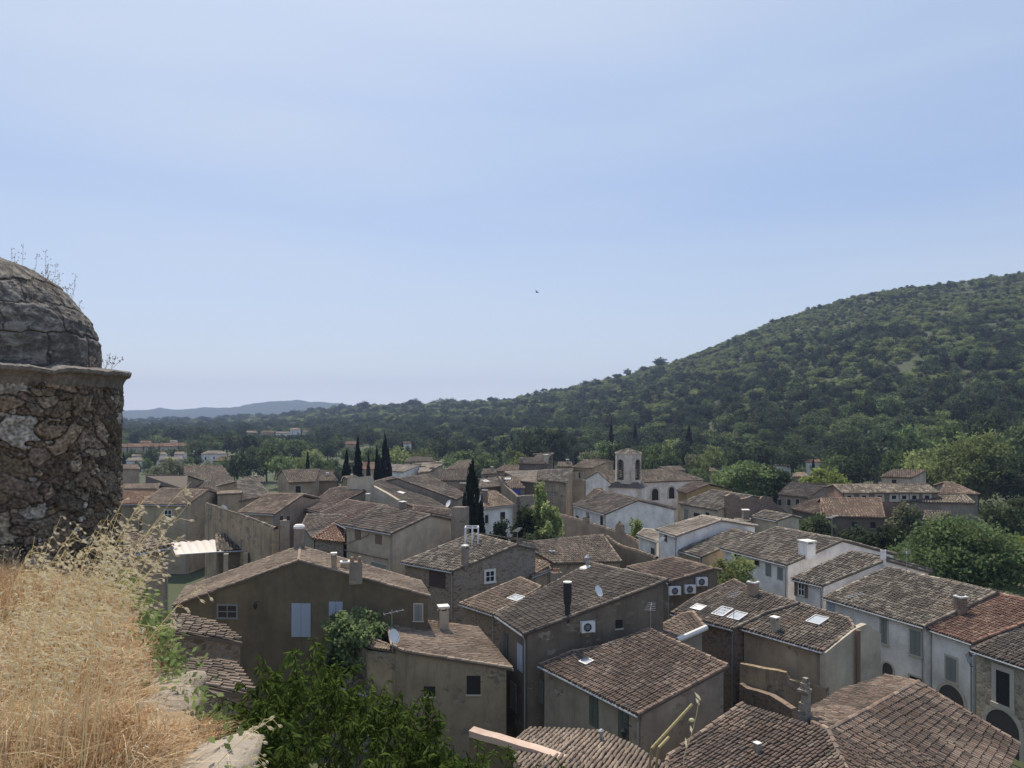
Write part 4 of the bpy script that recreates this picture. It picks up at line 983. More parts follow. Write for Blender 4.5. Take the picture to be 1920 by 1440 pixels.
h = house('long low grey mill wing with a thin pale roof', [f, mirror(f, k=.1)], 'grey', 'lichen')
f = F((1761, 927), (1838, 927), 8.2, 14, [(1784, 904), (1772, 904)])
h = house('mill wing with a pointed brown roof and plain beige wall', [f, mirror(f, k=.6)], 'grey', 'brown')
f = F((1650, 894), (1710, 896), 9.2, 14, [(1738, 882), (1676, 880)])
h = house('white house with a reddish hip roof standing above the mill', [f, mirror(f, k=.8)], 'offwhite', 'brown'); win(h, (0, 0), 1672, 899, 1681, 908, 'open', 'dark', sur=.1)
f = F((1730, 976), (1758, 977), 5.5, 12, [(1784, 960), (1735, 958)]); h = house('small grey shed roof at the foot of the mill wall', [f, mirror(f, k=.4)], 'dgrey', 'dark')
# --- roofs behind the centre
f = F((718, 882), (757, 885), 8.2, 6, [(785, 873), (731, 871)]); h = house('white walled house with a pale sunlit flat roof behind the blank gable', [f, mirror(f, k=.3)], 'white', 'pale', tilemat='tilenew')
f = F((784, 886), (806, 884), 8.0, 6, [(831, 871), (792, 869)]); h = house('twin pale sunlit roof with two terracotta pots', [f, mirror(f, k=.3)], 'offwhite', 'pale', tilemat='tilenew'); chimney(h, 0, 810, 881, 875, 9, 'brick', 'pots')
f = F((757, 866), (816, 865), 8.4, 13, [(808, 857), (772, 857)]); h = house('pale two window house under a grey hip roof near the treeline', [f, mirror(f)], 'offwhite', 'dark'); win(h, (0, 0), 769, 868, 772, 871, 'open', 'dark', sur=0); win(h, (0, 0), 788, 869, 791, 872, 'open', 'dark', sur=0)
f = F((824, 901), (878, 901), 8.4, 8, [(881, 880), (822, 882)]); h = house('broad grey brown roof left of the cypress tip', [f, mirror(f, k=.2)], 'grey', 'dark')
f = F((836, 880), (884, 879), 8.6, 10, [(886, 862), (862, 864)]); h = house('dusky far roof touching the cypress tip', [f, mirror(f, k=.4)], 'grey', 'old')
f = F((972, 869), (1021, 870), 9.4, 12, [(1030, 858), (980, 858)]); h = house('dark walled house with a low tiled roof behind the pale sunlit roof', [f, mirror(f, k=.5)], 'dgrey', 'old'); chimney(h, 0, 977, 866, 858, 6, 'grey', 'box'); chimney(h, 0, 1024, 866, 852, 9, 'offwhite', 'slab')
f = F((1000, 859), (1030, 857), 10.2, 8, [(1040, 850), (1010, 851)]); h = house('flat brown rooftop with parapet rails highest among the far roofs', [f, mirror(f, k=.5)], 'dgrey', 'dark')
f = F((1072, 876), (1110, 878), 9.0, 12, [(1140, 866), (1098, 862)]); h = house('tall beige house behind the church gable', [f, mirror(f, k=.5)], 'streak', 'tan'); win(h, (0, 0), 1085, 886, 1088, 897, 'open', 'dark', sur=0)
f = F((925, 884), (972, 884), 8.0, 8, [(975, 872), (944, 872)]); h = house('low russet roof between the cypress and the pale sunlit roof', [f, mirror(f, k=.4)], 'beige', 'brown')
f = F((1248, 883), (1286, 882), 7.0, 12, [(1276, 874), (1238, 875)]); h = house('pale house with one dark window behind the church nave', [f, mirror(f, k=.6)], 'offwhite', 'dark'); win(h, (0, 0), 1287 - 8, 884, 1283, 891, 'open', 'dark', sur=0)
for e0_, e1_, z_, o_, lb_, w_ in (((455, 905), (493, 904), 8.8, [(490, 893), (459, 894)], 'small cream house peeping over the irregular mottled roof', 'cream'), ((640, 903), (669, 901), 8.6, [(665, 893), (643, 894)], 'little beige house at the foot of the shortest cypress', 'beige'),
                               ((903, 889), (932, 888), 8.2, [(929, 880), (906, 880)], 'little grey house among bushes right of the cypress tip', 'grey'), ((1044, 875), (1074, 875), 9.0, [(1071, 866), (1047, 866)], 'small streaked house left of the tall beige one behind the church', 'streak')):
    f = F(e0_, e1_, z_, 13, o_); h = house(lb_, [f, mirror(f, k=.6)], w_, 'old'); chimney(h, 0, (e0_[0] + e1_[0]) / 2 + 5, e0_[1] - 6, e0_[1] - 14, 5, 'grey', 'slab')
    win(h, (0, 0), e0_[0] + 8, e0_[1] + 4, e0_[0] + 12, e0_[1] + 11, 'open', 'dark', sur=0)
# --- lone houses towards the hill and in the valley
FAR = []
def far_house(label, x0, x1, ye, yr, z, wall='white', tile='tan', D=None, group=None, wins=2, pitch=13, hipx=.12):
    dx = (x1 - x0) * hipx
    f = F((x0, ye), (x1, ye + .01), z, pitch, [(x1 - dx, yr), (x0 + dx, yr)], m=(.0, 1.0))
    FAR.append((x0, x1, ye, f['poly'][0][1]))
    h = house(label, [f, mirror(f)], wall, tile, group=group, tilemat='tilenew', verge=False)
    for i in range(wins):
        xx = x0 + (x1 - x0) * (i + .6) / (wins + .2); s = max(.8, (x1 - x0) * .05); hh = 1.2 / h.f[0]['poly'][0][1] * FPX
        win(h, (0, 0), xx - s / 2, ye + hh * .9, xx + s / 2, ye + hh * 1.9, 'open', 'pane', sur=0)
    return h
far_house('row house end unit nearest the turret with an orange roof', 226, 238, 838.5, 833, 5.2, 'offwhite', 'orange', wins=1, hipx=0)
far_house('second orange roofed row house from the turret', 239, 268, 838, 832, 5.3, 'offwhite', 'orange', wins=3, hipx=0)
far_house('middle orange roofed row house in the valley', 269, 298, 837.5, 831.5, 5.4, 'offwhite', 'orange', wins=3, hipx=0)
far_house('orange roofed row house left of the last unit', 299, 334, 837, 831, 5.5, 'offwhite', 'orange', wins=3, hipx=0)
far_house('last orange roofed row house beside the dark trees', 335, 349, 836, 830.5, 5.6, 'offwhite', 'orange', wins=1, hipx=0)
far_house('white cube villa below the row houses near the turret', 246, 265, 855, 853, 5.0, 'white', 'pale', wins=1)
far_house('white villa with a pale roof and low wall', 236, 270, 864, 859, 3.6, 'white', 'pale', wins=2)
far_house('square white villa left of the gabled one', 292, 312, 852, 848.5, 4.6, 'white', 'pale', wins=2)
far_house('gabled white villa above the light green trees', 326, 347, 852, 847.5, 5.0, 'white', 'pale', wins=2)
far_house('long white villa with a low angular roof', 376, 427, 851, 845.5, 5.0, 'white', 'pale', wins=3, hipx=.25)
far_house('beige hip roofed villa nearest the striped roof', 398, 443, 864, 855, 4.6, 'beige', 'tan', wins=3, hipx=.35)
far_house('pale bungalow among trees right of the light green trees', 300, 345, 862, 857, 3.4, 'offwhite', 'pale', wins=2)
far_house('distant cream house at the left of the hillside cluster', 460, 482, 811, 808, 7.5, 'cream', 'pale', wins=2)
far_house('distant orange tinted house in the hillside cluster', 488, 514, 811, 808.5, 7.0, 'cream', 'orange', wins=2)
far_house('distant white house with the tallest walls in the hillside cluster', 543, 563, 806, 802.5, 9.5, 'white', 'pale', wins=2)
far_house('distant long low white house in the hillside cluster', 516, 545, 812, 809.5, 6.8, 'white', 'pale', wins=3)
far_house('distant greyish house right of the tallest white one', 566, 580, 810, 807, 7.0, 'offwhite', 'tan', wins=1)
far_house('faint pink roofed house in trees above the cypresses', 646, 672, 833, 828, 6.0, 'cream', 'orange', wins=2)
far_house('white house with a blue grey roof among trees right of the cypresses', 752, 772, 832, 828, 6.5, 'white', 'dark', wins=2)
far_house('apricot house with an orange roof between two cypresses', 679, 703, 880, 867, 7.5, 'cream', 'orange', wins=1, hipx=0)
far_house('white cottage with a pink roof at the forest edge', 1510, 1544, 866, 862, 5.5, 'white', 'orange', wins=2, hipx=.1)
far_house('low beige roof beside the round light green tree', 1483, 1520, 894, 886, 5.5, 'cream', 'tan', wins=1, hipx=.3)
far_house('flat pale rooftop glimpsed behind the lit tree clump', 1330, 1400, 880, 876, 4.0, 'offwhite', 'dark', wins=0)
far_house('thin white wall house at the forest edge', 1448, 1485, 873, 871, 4.2, 'white', 'pale', wins=1)
far_house('red roofed cottage in the bushes behind the church', 1290, 1345, 884, 878, 4.6, 'grey', 'brown', wins=0)
far_house('white chalet half hidden above the left row houses', 318, 332, 828, 825.5, 6.0, 'white', 'pale', wins=1)
far_house('pinkish chalet above the left row houses', 262, 284, 830, 827, 6.0, 'cream', 'orange', wins=1)
# ------------------------------------------------------------------ ground, mountains
gm, nt = nmat('dry scrub ground'); p_ = pos(nt)
c = ramp(nt, noise(nt, p_, .06, 6, .65), [(.35, (.07, .085, .04)), (.62, (.085, .10, .05)), (.86, (.17, .15, .09))])
finish(nt, mix(nt, noise(nt, p_, 1.2, 4), c, (.05, .055, .03)), .95)
def axis(lo, hi, near, grow):
    v = [0.0]; s = near
    while v[-1] < hi: v.append(v[-1] + s); s *= grow
    n = [0.0]; s = near
    while n[-1] > lo: n.append(n[-1] - s); s *= grow
    return np.array(n[::-1][:-1] + v)
gx = axis(-6000, 6000, 3, 1.055); gy = np.concatenate([np.arange(-600, 0, 60.), 3 + axis(0, 3500, 3, 1.03)])
X, Y = np.meshgrid(gx, gy); Z = terrain(X, Y) - .05; W = len(gx)
g = MB(); i, j = np.meshgrid(np.arange(len(gy) - 1), np.arange(W - 1), indexing='ij'); b = (i * W + j).ravel()
g.quads(np.stack([X, Y, Z], -1).reshape(-1, 3), np.stack([b, b + 1, b + W + 1, b + W], -1))
tag(g.build('ground', gm, smooth_shade=True), kind='structure')
# far blue mountains
mm, nt = nmat('far wooded mountain'); finish(nt, mix(nt, noise(nt, pos(nt), .004, 5), (.03, .048, .035), (.05, .07, .05)), .95)
prof = np.array([(-500, 775), (-200, 766), (100, 768), (235, 770), (270, 769), (300, 766), (335, 768.5), (380, 764.5), (430, 765), (460, 760), (490, 755), (520, 752.5), (560, 751), (585, 753.5), (610, 754), (640, 758), (700, 765), (800, 772), (1000, 776), (1200, 779)], float)
D0 = 3000; xs = np.linspace(-500, 1150, 260); ys = np.interp(xs, prof[:, 0], prof[:, 1]) + .8 * np.sin(xs * .11) * np.sin(xs * .037) + np.random.default_rng(6).normal(0, .35, len(xs))
rows = [(2600, -.2), (2720, .3), (2840, .62), (2930, .86), (3000, 1), (3150, .75), (3500, -.1)]
vs = []; rg = np.random.default_rng(2)
for d, k in rows:
    for x, y in zip(xs, ys):
        z = 20 + (HY - y + .6) / FPX * D0
        u = (x - HX) / FPX
        vs.append((u * D0 + (d - D0) * u, d, z * k + (rg.normal(0, 1.2) if 0 < k < 1 else 0)))
W = len(xs); g = MB(); g.quads(vs, [(a * W + b, a * W + b + 1, (a + 1) * W + b + 1, (a + 1) * W + b) for a in range(len(rows) - 1) for b in range(W - 1)])
tag(g.build('mountains', mm, smooth_shade=True), kind='structure')
# ------------------------------------------------------------------ trees
M['bark'] = plain('bark', (.12, .09, .065), .95, .3)
LC = {'oak': (.122, .166, .072), 'lit': (.192, .226, .092), 'dark': (.078, .102, .052), 'pine': (.062, .082, .048), 'cyp': (.014, .020, .012), 'olive': (.19, .205, .12), 'lime': (.26, .31, .09), 'peach': (.112, .165, .046), 'fig': (.15, .195, .09)}  # lit is a paler leaf colour; some crowns take it to look sunlit
for k_, c_ in LC.items(): M['leaf_' + k_] = leafmat(k_ + ' leaves', c_, .48 if k_ not in ('cyp', 'pine') else .25)
def leaves(mb, C, S, rng, nrm=None, asp=1.6, tint=None, droop=0.0):
    """diamond leaves at C (n,3) with half length S (n,)"""
    n = len(C)
    d = rng.normal(0, 1, (n, 3)); d[:, 2] -= droop; d /= np.linalg.norm(d, axis=1)[:, None]
    q = rng.normal(0, 1, (n, 3)) + (0 if nrm is None else nrm * 1.5)
    s = np.cross(d, q); s /= np.linalg.norm(s, axis=1)[:, None] + 1e-9
    L = S[:, None] * d; Wd = S[:, None] / asp * s
    V = np.stack([C - L, C + Wd, C + L, C - Wd], 1).reshape(-1, 3)
    Q = np.arange(4 * n).reshape(-1, 4)
    mb.quads(V, Q, tint)
def crown_mesh(seed, nclump, per, leaf, shape='round', spread=.16):
    """crown with unit height and unit width standing on z = 0.."""
    rng = np.random.default_rng(seed); mb = MB(); Cs = []
    i = 0
    while len(Cs) < nclump:
        p = rng.uniform(-1, 1, 3); i += 1
        r = np.linalg.norm(p)
        if r > 1 or r < .35 and rng.random() < .8: continue
        Cs.append(p)
    Cs = np.array(Cs)
    if shape == 'round': z = .58 + .40 * Cs[:, 2]; wd = .42
    elif shape == 'pine': z = .62 + .34 * Cs[:, 2]; wd = .42
    elif shape == 'bush': z = .46 + .46 * Cs[:, 2]; wd = .45
    elif shape == 'column': z = .52 + .47 * Cs[:, 2]; wd = .5
    lump = 1 + .22 * np.sin(np.arctan2(Cs[:, 1], Cs[:, 0]) * 3 + seed) + .12 * np.sin(Cs[:, 2] * 5 + seed * 2)
    cx = Cs[:, 0] * wd * lump; cy = Cs[:, 1] * wd * lump
    if shape == 'column':
        t = np.clip(z, 0, 1); prof = np.where(t < .35, .72 + .8 * t, np.clip((1 - t) / .65, 0, 1) ** .62); cx = Cs[:, 0] * .5 * prof; cy = Cs[:, 1] * .5 * prof
    ctr = np.stack([cx, cy, z], 1)
    cr = rng.uniform(.6, 1.35, nclump) * spread
    ct = rng.uniform(.72, 1.35, nclump)
    k = np.repeat(np.arange(nclump), per)
    off = rng.normal(0, 1, (len(k), 3)); off /= np.linalg.norm(off, axis=1)[:, None]; off *= rng.random((len(k), 1)) ** .45
    off *= np.array([1, 1, .75])
    if shape == 'column': off *= np.array([.62, .62, 1.2])
    C = ctr[k] + off * cr[k][:, None]
    tint = (ct[k] * rng.uniform(.8, 1.2, len(k)))[:, None] * np.array([1, 1, 1]) * np.stack([rng.uniform(.9, 1.12, len(k)), np.ones(len(k)), rng.uniform(.85, 1.1, len(k))], 1)
    leaves(mb, C, leaf * rng.uniform(.6, 1.3, len(k)), rng, off, 1.5, tint)
    return mb
def trunk_mesh(seed, h=.5, r=.03, limbs=4, spread=.25):
    rng = np.random.default_rng(seed + 77); mb = MB()
    top = np.array([rng.normal(0, .02), rng.normal(0, .02), h])
    mb.tube([(0, 0, -.05), (.01, 0, h * .5), top], [r, r * .8, r * .55], 6)
    for i in range(limbs):
        t = 2 * math.pi * i / limbs + rng.random()
        e = top + np.array([math.cos(t) * spread, math.sin(t) * spread, .14 + .2 * rng.random()])
        mb.tube([top * (.7 + .25 * rng.random()), (top + e) / 2 + [0, 0, .02], e], [r * .5, r * .35, r * .12], 5)
    return mb
PROTO = {}
def proto(kind, variant):
    """shared crown and trunk meshes of one kind"""
    key = (kind, variant)
    if key in PROTO: return PROTO[key]
    sh, nc, per, lf, sp = {'oak': ('round', 60, 26, .040, .15), 'lit': ('round', 62, 26, .038, .15), 'dark': ('round', 60, 26, .040, .15), 'pine': ('pine', 52, 30, .034, .13), 'cyp': ('column', 230, 26, .034, .08), 'olive': ('round', 55, 26, .036, .15), 'lime': ('bush', 60, 26, .040, .16), 'bush': ('bush', 45, 26, .045, .17)}[kind]
    o = crown_mesh(hash(key[0].encode()[0]) % 50 + variant * 7 + 3, nc, per, lf, sh, sp)
    t = trunk_mesh(variant, .5 if sh != 'column' else .3, .03 if sh != 'column' else .05, 4 if sh != 'column' else 0)
    PROTO[key] = [o, t, None, None]
    return PROTO[key]
LEAFMAT = {'bush': 'dark'}
def tree(kind, px, ytop, D, wpx, label, group=None, variant=None, cat='tree', name=None, base=None, y=None):
    x = (px - HX) / FPX * D; g = float(terrain(x, D)) - .1 if base is None else base
    zt = EYE - (ytop - HY) / FPX * D; h = max(2.0, zt - g); w = wpx / FPX * D
    v = random.randrange(3) if variant is None else variant
    pr = proto(kind, v)
    names = {'oak': 'oak_tree', 'lit': 'leafy_tree', 'dark': 'evergreen_oak', 'pine': 'pine_tree', 'cyp': 'cypress_tree', 'olive': 'olive_tree', 'lime': 'light_green_tree', 'bush': 'bush'}
    o = thing(name or names[kind], (x, D, g), label, cat, group)
    o.scale = (w * (1.5 if kind == 'cyp' else 1.05), w * (1.5 if kind == 'cyp' else 1.05), h * 1.02); o.rotation_euler = (0, 0, random.random() * 6.28)
    if pr[2] is None:
        ORIG[o.name] = np.zeros(3)
        pr[2] = pr[0].build('crown', M['leaf_' + LEAFMAT.get(kind, kind)], o); pr[3] = pr[1].build('trunk', M['bark'], o)
        pr[2].location = (0, 0, 0)
    else:
        for src in (pr[2], pr[3]):
            c = src.copy(); c.parent = o; COL.objects.link(c)
    return o
def near_tree(label, px, ytop, D, wpx, kind, nclump, per, leafm, name='leafy_tree', shape='round', seed=1, base=None, cat='tree', spread=.13):
    x = (px - HX) / FPX * D; g = float(terrain(x, D)) - .1 if base is None else base
    h = EYE - (ytop - HY) / FPX * D - g; w = wpx / FPX * D
    o = thing(name, (x, D, g), label, cat); ORIG[o.name] = np.zeros(3)
    cm = crown_mesh(seed, nclump, per, 1, shape, spread)
    # leaves get a true size whatever the crown's scale
    for i, v in enumerate(cm.v):
        q = v.reshape(-1, 4, 3); c = q.mean(1, keepdims=True); cm.v[i] = (c * np.array([w, w, h]) + (q - c) * leafm).reshape(-1, 3)
    a = cm.build('crown', M['leaf_' + kind], o)
    t = trunk_mesh(seed, .45, .02, 6, .28)
    for i, v in enumerate(t.v): t.v[i] = v * np.array([w, w, h])
    t.build('trunk', M['bark'], o)
    return o
# --- trees that can be told apart, at the places the photograph shows them
tree('cyp', 886, 866, 88, 36, 'tallest black green cypress standing among the roofs in the middle', variant=0)
tree('cyp', 671, 826, 138, 17, 'slender tall cypress, the third from the right of the roadside row', 'cypresses behind the left roofs', 1)
tree('cyp', 650, 849, 132, 19, 'shortest broad cypress at the left end of the roadside row', 'cypresses behind the left roofs', 2)
tree('cyp', 707, 838, 136, 14, 'thin cypress leaning on the broad one at the right end of its row', 'cypresses behind the left roofs', 0)
tree('cyp', 722, 820, 142, 23, 'broad tall cypress at the right end of the roadside row', 'cypresses behind the left roofs', 1)
for px, yt, D, w, lb in ((1146, 789, 300, 8, 'needle thin cypress above the curved pediment'), (1191, 794, 290, 8, 'needle thin cypress just above the bell tower'), (1292, 798, 285, 13, 'tall thin cypress right of the bell tower'), (960, 814, 300, 8, 'thin cypress left of the dark tree mass'), (1078, 820, 280, 9, 'short thin cypress left of the curved pediment'), (1281, 853, 200, 7, 'small cypress beside the rooftop behind the church nave'), (1525, 856, 215, 6, 'small cypress in front of the white cottage with a pink roof'), (1355, 884, 168, 6, 'tiny cypress in the garden left of the lit tree clump'), (577, 848, 190, 8, 'small dark cypress above the stone beige house'), (754, 828, 300, 8, 'small dark cypress before the blue grey roofed house'), (691, 845, 160, 7, 'thin far cypress between the paired cypresses'), (232, 850, 240, 7, 'small dark cypress touching the turret edge')):
    tree('cyp', px, yt, D, w, lb)
near_tree('large dark leafy tree behind the white street houses on the right', 1800, 972, 78, 240, 'oak', 300, 60, .20, seed=4, name='leafy_tree')
near_tree('bright yellow green tree at the right edge behind the dark leafy tree', 1905, 1000, 88, 110, 'lime', 90, 50, .20, seed=9)
near_tree('dark tree at the right edge below the tall lit trees', 1905, 935, 112, 130, 'dark', 130, 50, .24, seed=12)
near_tree('tall lit tree at the right edge above the mill', 1832, 812, 158, 150, 'lit', 220, 50, .33, seed=14)
near_tree('broad green tree left of the tall lit tree at the right edge', 1745, 842, 172, 125, 'lit', 150, 45, .34, seed=15)
near_tree('shaded tree at the far right edge beside the tall lit tree', 1915, 850, 150, 110, 'dark', 120, 45, .3, seed=16)
near_tree('pale olive tree in front of the mill barn', 1697, 942, 98, 62, 'olive', 80, 46, .22, seed=17)
near_tree('dark round bush below the pale olive tree', 1668, 982, 92, 80, 'dark', 80, 46, .22, seed=18)
near_tree('shadowy tree in the courtyard behind the white street houses', 1600, 990, 92, 90, 'dark', 80, 46, .22, seed=19)
near_tree('low dark tree between the ruin wall and the mill barn', 1535, 964, 102, 90, 'dark', 70, 44, .22, seed=20)
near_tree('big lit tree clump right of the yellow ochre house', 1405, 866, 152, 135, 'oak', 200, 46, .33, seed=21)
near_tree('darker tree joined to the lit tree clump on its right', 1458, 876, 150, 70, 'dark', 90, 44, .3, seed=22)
near_tree('round light green tree above the mill roofs', 1548, 876, 165, 100, 'lime', 120, 46, .33, seed=23, shape='bush')
near_tree('bright green tree rising beside the pale sunlit roof building', 1010, 903, 82, 46, 'lit', 70, 44, .2, seed=24)
near_tree('yellow green tree in the garden below the pale sunlit roof building', 1030, 945, 80, 62, 'lit', 90, 44, .2, seed=25)
near_tree('dark garden tree mass right of the white cypress house', 985, 952, 82, 80, 'dark', 90, 44, .2, seed=26)
near_tree('shadowy shrub filling the courtyard before the striped roof', 1000, 985, 78, 100, 'dark', 80, 44, .2, seed=27, shape='bush')
near_tree('small dark fir tree in front of the white house beside the cypress', 938, 962, 82, 40, 'pine', 60, 44, .16, seed=28, name='fir_tree')
near_tree('yellow green tree before the big blank white gable', 1193, 974, 93, 42, 'lime', 60, 44, .17, seed=29)
near_tree('leafy oleander bush climbing over the wall between the street houses', 1378, 1034, 64, 104, 'lit', 120, 46, .14, seed=30, shape='bush', name='oleander_bush', cat='bush', base=2.5)
near_tree('glossy loquat tree against the ochre gable wall', 672, 1133, 48.2, 128, 'fig', 150, 42, .13, seed=31, shape='bush', name='loquat_tree', base=4.0)
near_tree('glossy lower shrub left of the loquat tree', 632, 1200, 47.6, 70, 'dark', 70, 42, .12, seed=33, shape='bush', name='loquat_tree', base=2.0)
near_tree('bright round tree before the far dark house at the treeline', 975, 846, 205, 48, 'lime', 60, 40, .36, seed=32, shape='bush')
# --- trees of the valley and the foot of the hill: countable ones, by kind
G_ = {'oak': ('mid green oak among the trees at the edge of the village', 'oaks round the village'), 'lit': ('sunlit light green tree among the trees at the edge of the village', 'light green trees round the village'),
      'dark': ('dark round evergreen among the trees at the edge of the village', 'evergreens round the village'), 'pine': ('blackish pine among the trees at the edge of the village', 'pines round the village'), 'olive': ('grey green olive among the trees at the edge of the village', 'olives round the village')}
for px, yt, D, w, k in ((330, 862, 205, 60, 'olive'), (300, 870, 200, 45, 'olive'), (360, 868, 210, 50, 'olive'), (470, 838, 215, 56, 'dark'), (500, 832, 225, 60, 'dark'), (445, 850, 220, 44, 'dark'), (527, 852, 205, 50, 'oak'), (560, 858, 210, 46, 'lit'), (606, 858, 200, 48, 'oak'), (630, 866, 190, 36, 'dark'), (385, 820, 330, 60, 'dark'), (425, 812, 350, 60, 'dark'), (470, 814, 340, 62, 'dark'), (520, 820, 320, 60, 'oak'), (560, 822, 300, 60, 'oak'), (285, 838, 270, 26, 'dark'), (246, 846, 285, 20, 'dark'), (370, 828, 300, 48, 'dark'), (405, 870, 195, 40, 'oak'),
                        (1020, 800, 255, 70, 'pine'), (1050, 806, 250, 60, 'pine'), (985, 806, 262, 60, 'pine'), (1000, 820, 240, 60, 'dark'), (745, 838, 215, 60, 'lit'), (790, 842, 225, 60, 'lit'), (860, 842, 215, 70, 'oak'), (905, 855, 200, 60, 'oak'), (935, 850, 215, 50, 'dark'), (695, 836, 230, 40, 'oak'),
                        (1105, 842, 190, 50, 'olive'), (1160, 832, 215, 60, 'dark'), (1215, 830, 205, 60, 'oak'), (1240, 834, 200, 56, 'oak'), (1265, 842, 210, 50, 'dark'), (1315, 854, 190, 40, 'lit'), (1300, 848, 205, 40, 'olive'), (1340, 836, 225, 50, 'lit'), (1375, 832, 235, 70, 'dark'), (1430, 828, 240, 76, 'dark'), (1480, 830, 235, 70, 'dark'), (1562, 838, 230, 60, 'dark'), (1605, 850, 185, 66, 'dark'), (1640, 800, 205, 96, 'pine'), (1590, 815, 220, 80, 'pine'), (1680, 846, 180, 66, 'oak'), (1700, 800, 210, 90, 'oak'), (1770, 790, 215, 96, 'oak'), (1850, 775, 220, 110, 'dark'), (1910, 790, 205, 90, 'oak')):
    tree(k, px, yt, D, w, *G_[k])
for px, yt, D, w, k in ((232, 845, 318, 12, 'oak'), (247, 843, 322, 16, 'dark'), (262, 844, 318, 16, 'olive'), (281, 842, 325, 14, 'oak'), (296, 843, 320, 16, 'dark'), (311, 842, 322, 14, 'lit'), (325, 841, 326, 16, 'oak'), (341, 840, 328, 18, 'dark'), (236, 868, 236, 16, 'oak'), (256, 866, 240, 18, 'dark'), (276, 860, 255, 22, 'oak'), (318, 858, 262, 22, 'lit'), (352, 857, 265, 24, 'oak'), (372, 856, 268, 22, 'dark'), (392, 862, 240, 20, 'olive'), (418, 860, 245, 24, 'oak'), (440, 868, 230, 26, 'dark'), (286, 856, 262, 18, 'dark'),
                        (268, 826, 400, 24, 'dark'), (300, 824, 410, 26, 'oak'), (342, 824, 400, 26, 'dark'), (235, 826, 410, 20, 'oak'), (650, 838, 300, 26, 'oak'), (668, 842, 290, 22, 'dark'), (744, 836, 300, 22, 'oak'), (764, 838, 296, 24, 'dark'), (1500, 872, 205, 26, 'oak'), (1538, 872, 200, 24, 'dark'), (1310, 874, 185, 34, 'oak'), (1345, 880, 175, 30, 'lit')):
    tree(k, px, yt, D, w, *G_[k])
# occupied ground
OCC = [(float(o.location.x), float(o.location.y)) for o in COL.objects if o.type == 'EMPTY' and o.get('category') in ('house', 'church', 'bell tower', 'wall', 'chimney')]
OCC = np.array(OCC)
rg = np.random.default_rng(21); cnt = 0; placed = []
while cnt < 150:
    u = rg.uniform(-.53, .72); D = 150 + 330 * rg.random() ** .75
    x = u * D
    if D < np.interp(u, [-.55, -.2, 0, .2, .3, .45, .75], [215, 205, 215, 195, 180, 190, 165]): continue
    if np.min(np.hypot(OCC[:, 0] - x, OCC[:, 1] - D)) < 9: continue
    if placed and np.min(np.hypot(np.array(placed)[:, 0] - x, np.array(placed)[:, 1] - D)) < 6.5: continue
    if u < -.36 and D < 330 and rg.random() < .8: continue
    near_h = OCC[(np.abs(OCC[:, 0] / OCC[:, 1] - u) < .03) & (OCC[:, 1] > D) & (OCC[:, 1] < D + 170)]
    hh = rg.uniform(6.5, 10.5)
    if len(near_h):
        if rg.random() < .75: continue
        hh = rg.uniform(3.5, 4.5)
    placed.append((x, D)); cnt += 1
    k = ['oak', 'lit', 'dark', 'dark', 'pine', 'oak', 'dark'][rg.integers(7)]
    g = float(terrain(x, D)); w = hh * rg.uniform(.95, 1.35)
    tree(k, HX + u * FPX, HY + (EYE - g - hh) / D * FPX, D, w / D * FPX, *G_[k])
# --- the wood on the hill and the plain: far too many to count
def strip(n, dlo, dhi, ulo, uhi, spacing):
    D = np.sqrt(rg.uniform(dlo ** 2, dhi ** 2, n)); u = rg.uniform(ulo, uhi, n); return u * D, D
XY = []
for dlo, dhi, dens in ((235, 420, .050), (420, 720, .052), (720, 1000, .022), (1000, 1700, .0095)):
    n = int((dhi ** 2 - dlo ** 2) / 2 * 1.5 * dens)
    x, y = strip(n, dlo, dhi, -.74, .76, 0); XY.append(np.stack([x, y], 1))
x, y = strip(9000, 470, 760, .12, .76, 0); ff_ = np.interp(x / y, _U, _T[:, 3]); k_ = (y - ff_) / (np.interp(x / y, _U, _T[:, 2]) - ff_); k_ = (k_ > .62) & (k_ < 1.08); extra = np.stack([x, y], 1)[k_]
x, y = strip(1500, 140, 1200, -1.25, -.56, 0); XY.append(np.stack([x, y], 1))
n0 = sum(len(a) for a in XY); XY = np.concatenate(XY + [extra]); u = XY[:, 0] / XY[:, 1]; small = np.arange(len(XY)) >= n0
foot = np.interp(u, _U, _T[:, 3]); dr_ = np.interp(u, _U, _T[:, 2]); t_ = (XY[:, 1] - foot) / (dr_ - foot)
ok = np.where(u < -.17, (XY[:, 1] > 455) | (u < -.56), XY[:, 1] > np.maximum(foot * .86, 240)) & (t_ < 1.5)
d2 = np.full(len(XY), 1e9)
for o_ in OCC: d2 = np.minimum(d2, np.hypot(XY[:, 0] - o_[0], XY[:, 1] - o_[1]))
ok &= d2 > 10
gap = np.sin(XY[:, 0] * .071 + 2) * np.sin(XY[:, 1] * .053 + 1) + .8 * np.sin(XY[:, 0] * .16 - XY[:, 1] * .11)
ok &= ~((gap > 1.05) & (rg.random(len(XY)) < .75))
XY = XY[ok]; t_ = t_[ok]; u = u[ok]; small = small[ok]; n = len(XY)
q = np.sin(XY[:, 0] * .031 + 1) * np.sin(XY[:, 1] * .027) + .7 * np.sin(XY[:, 0] * .083 + XY[:, 1] * .05) + .6 * np.sin(XY[:, 0] * .02 - XY[:, 1] * .06 + 2)
pd_ = np.clip(.27 + .22 * q - .12 * (t_ > .55) + .12 * ((t_ > .15) & (t_ < .45)), .10, .88); pd_ = np.where(u < .02, np.clip(pd_ - .02, 0, .7), pd_)
r1 = rg.random(n); dark_ = (r1 < pd_) & ~(small & (rg.random(n) < .85))
kd = np.where(dark_, np.where(rg.random(n) < .62, 3, 2), np.where(rg.random(n) < np.clip(.35 + .4 * (t_ > .3), 0, 1), 1, 0))
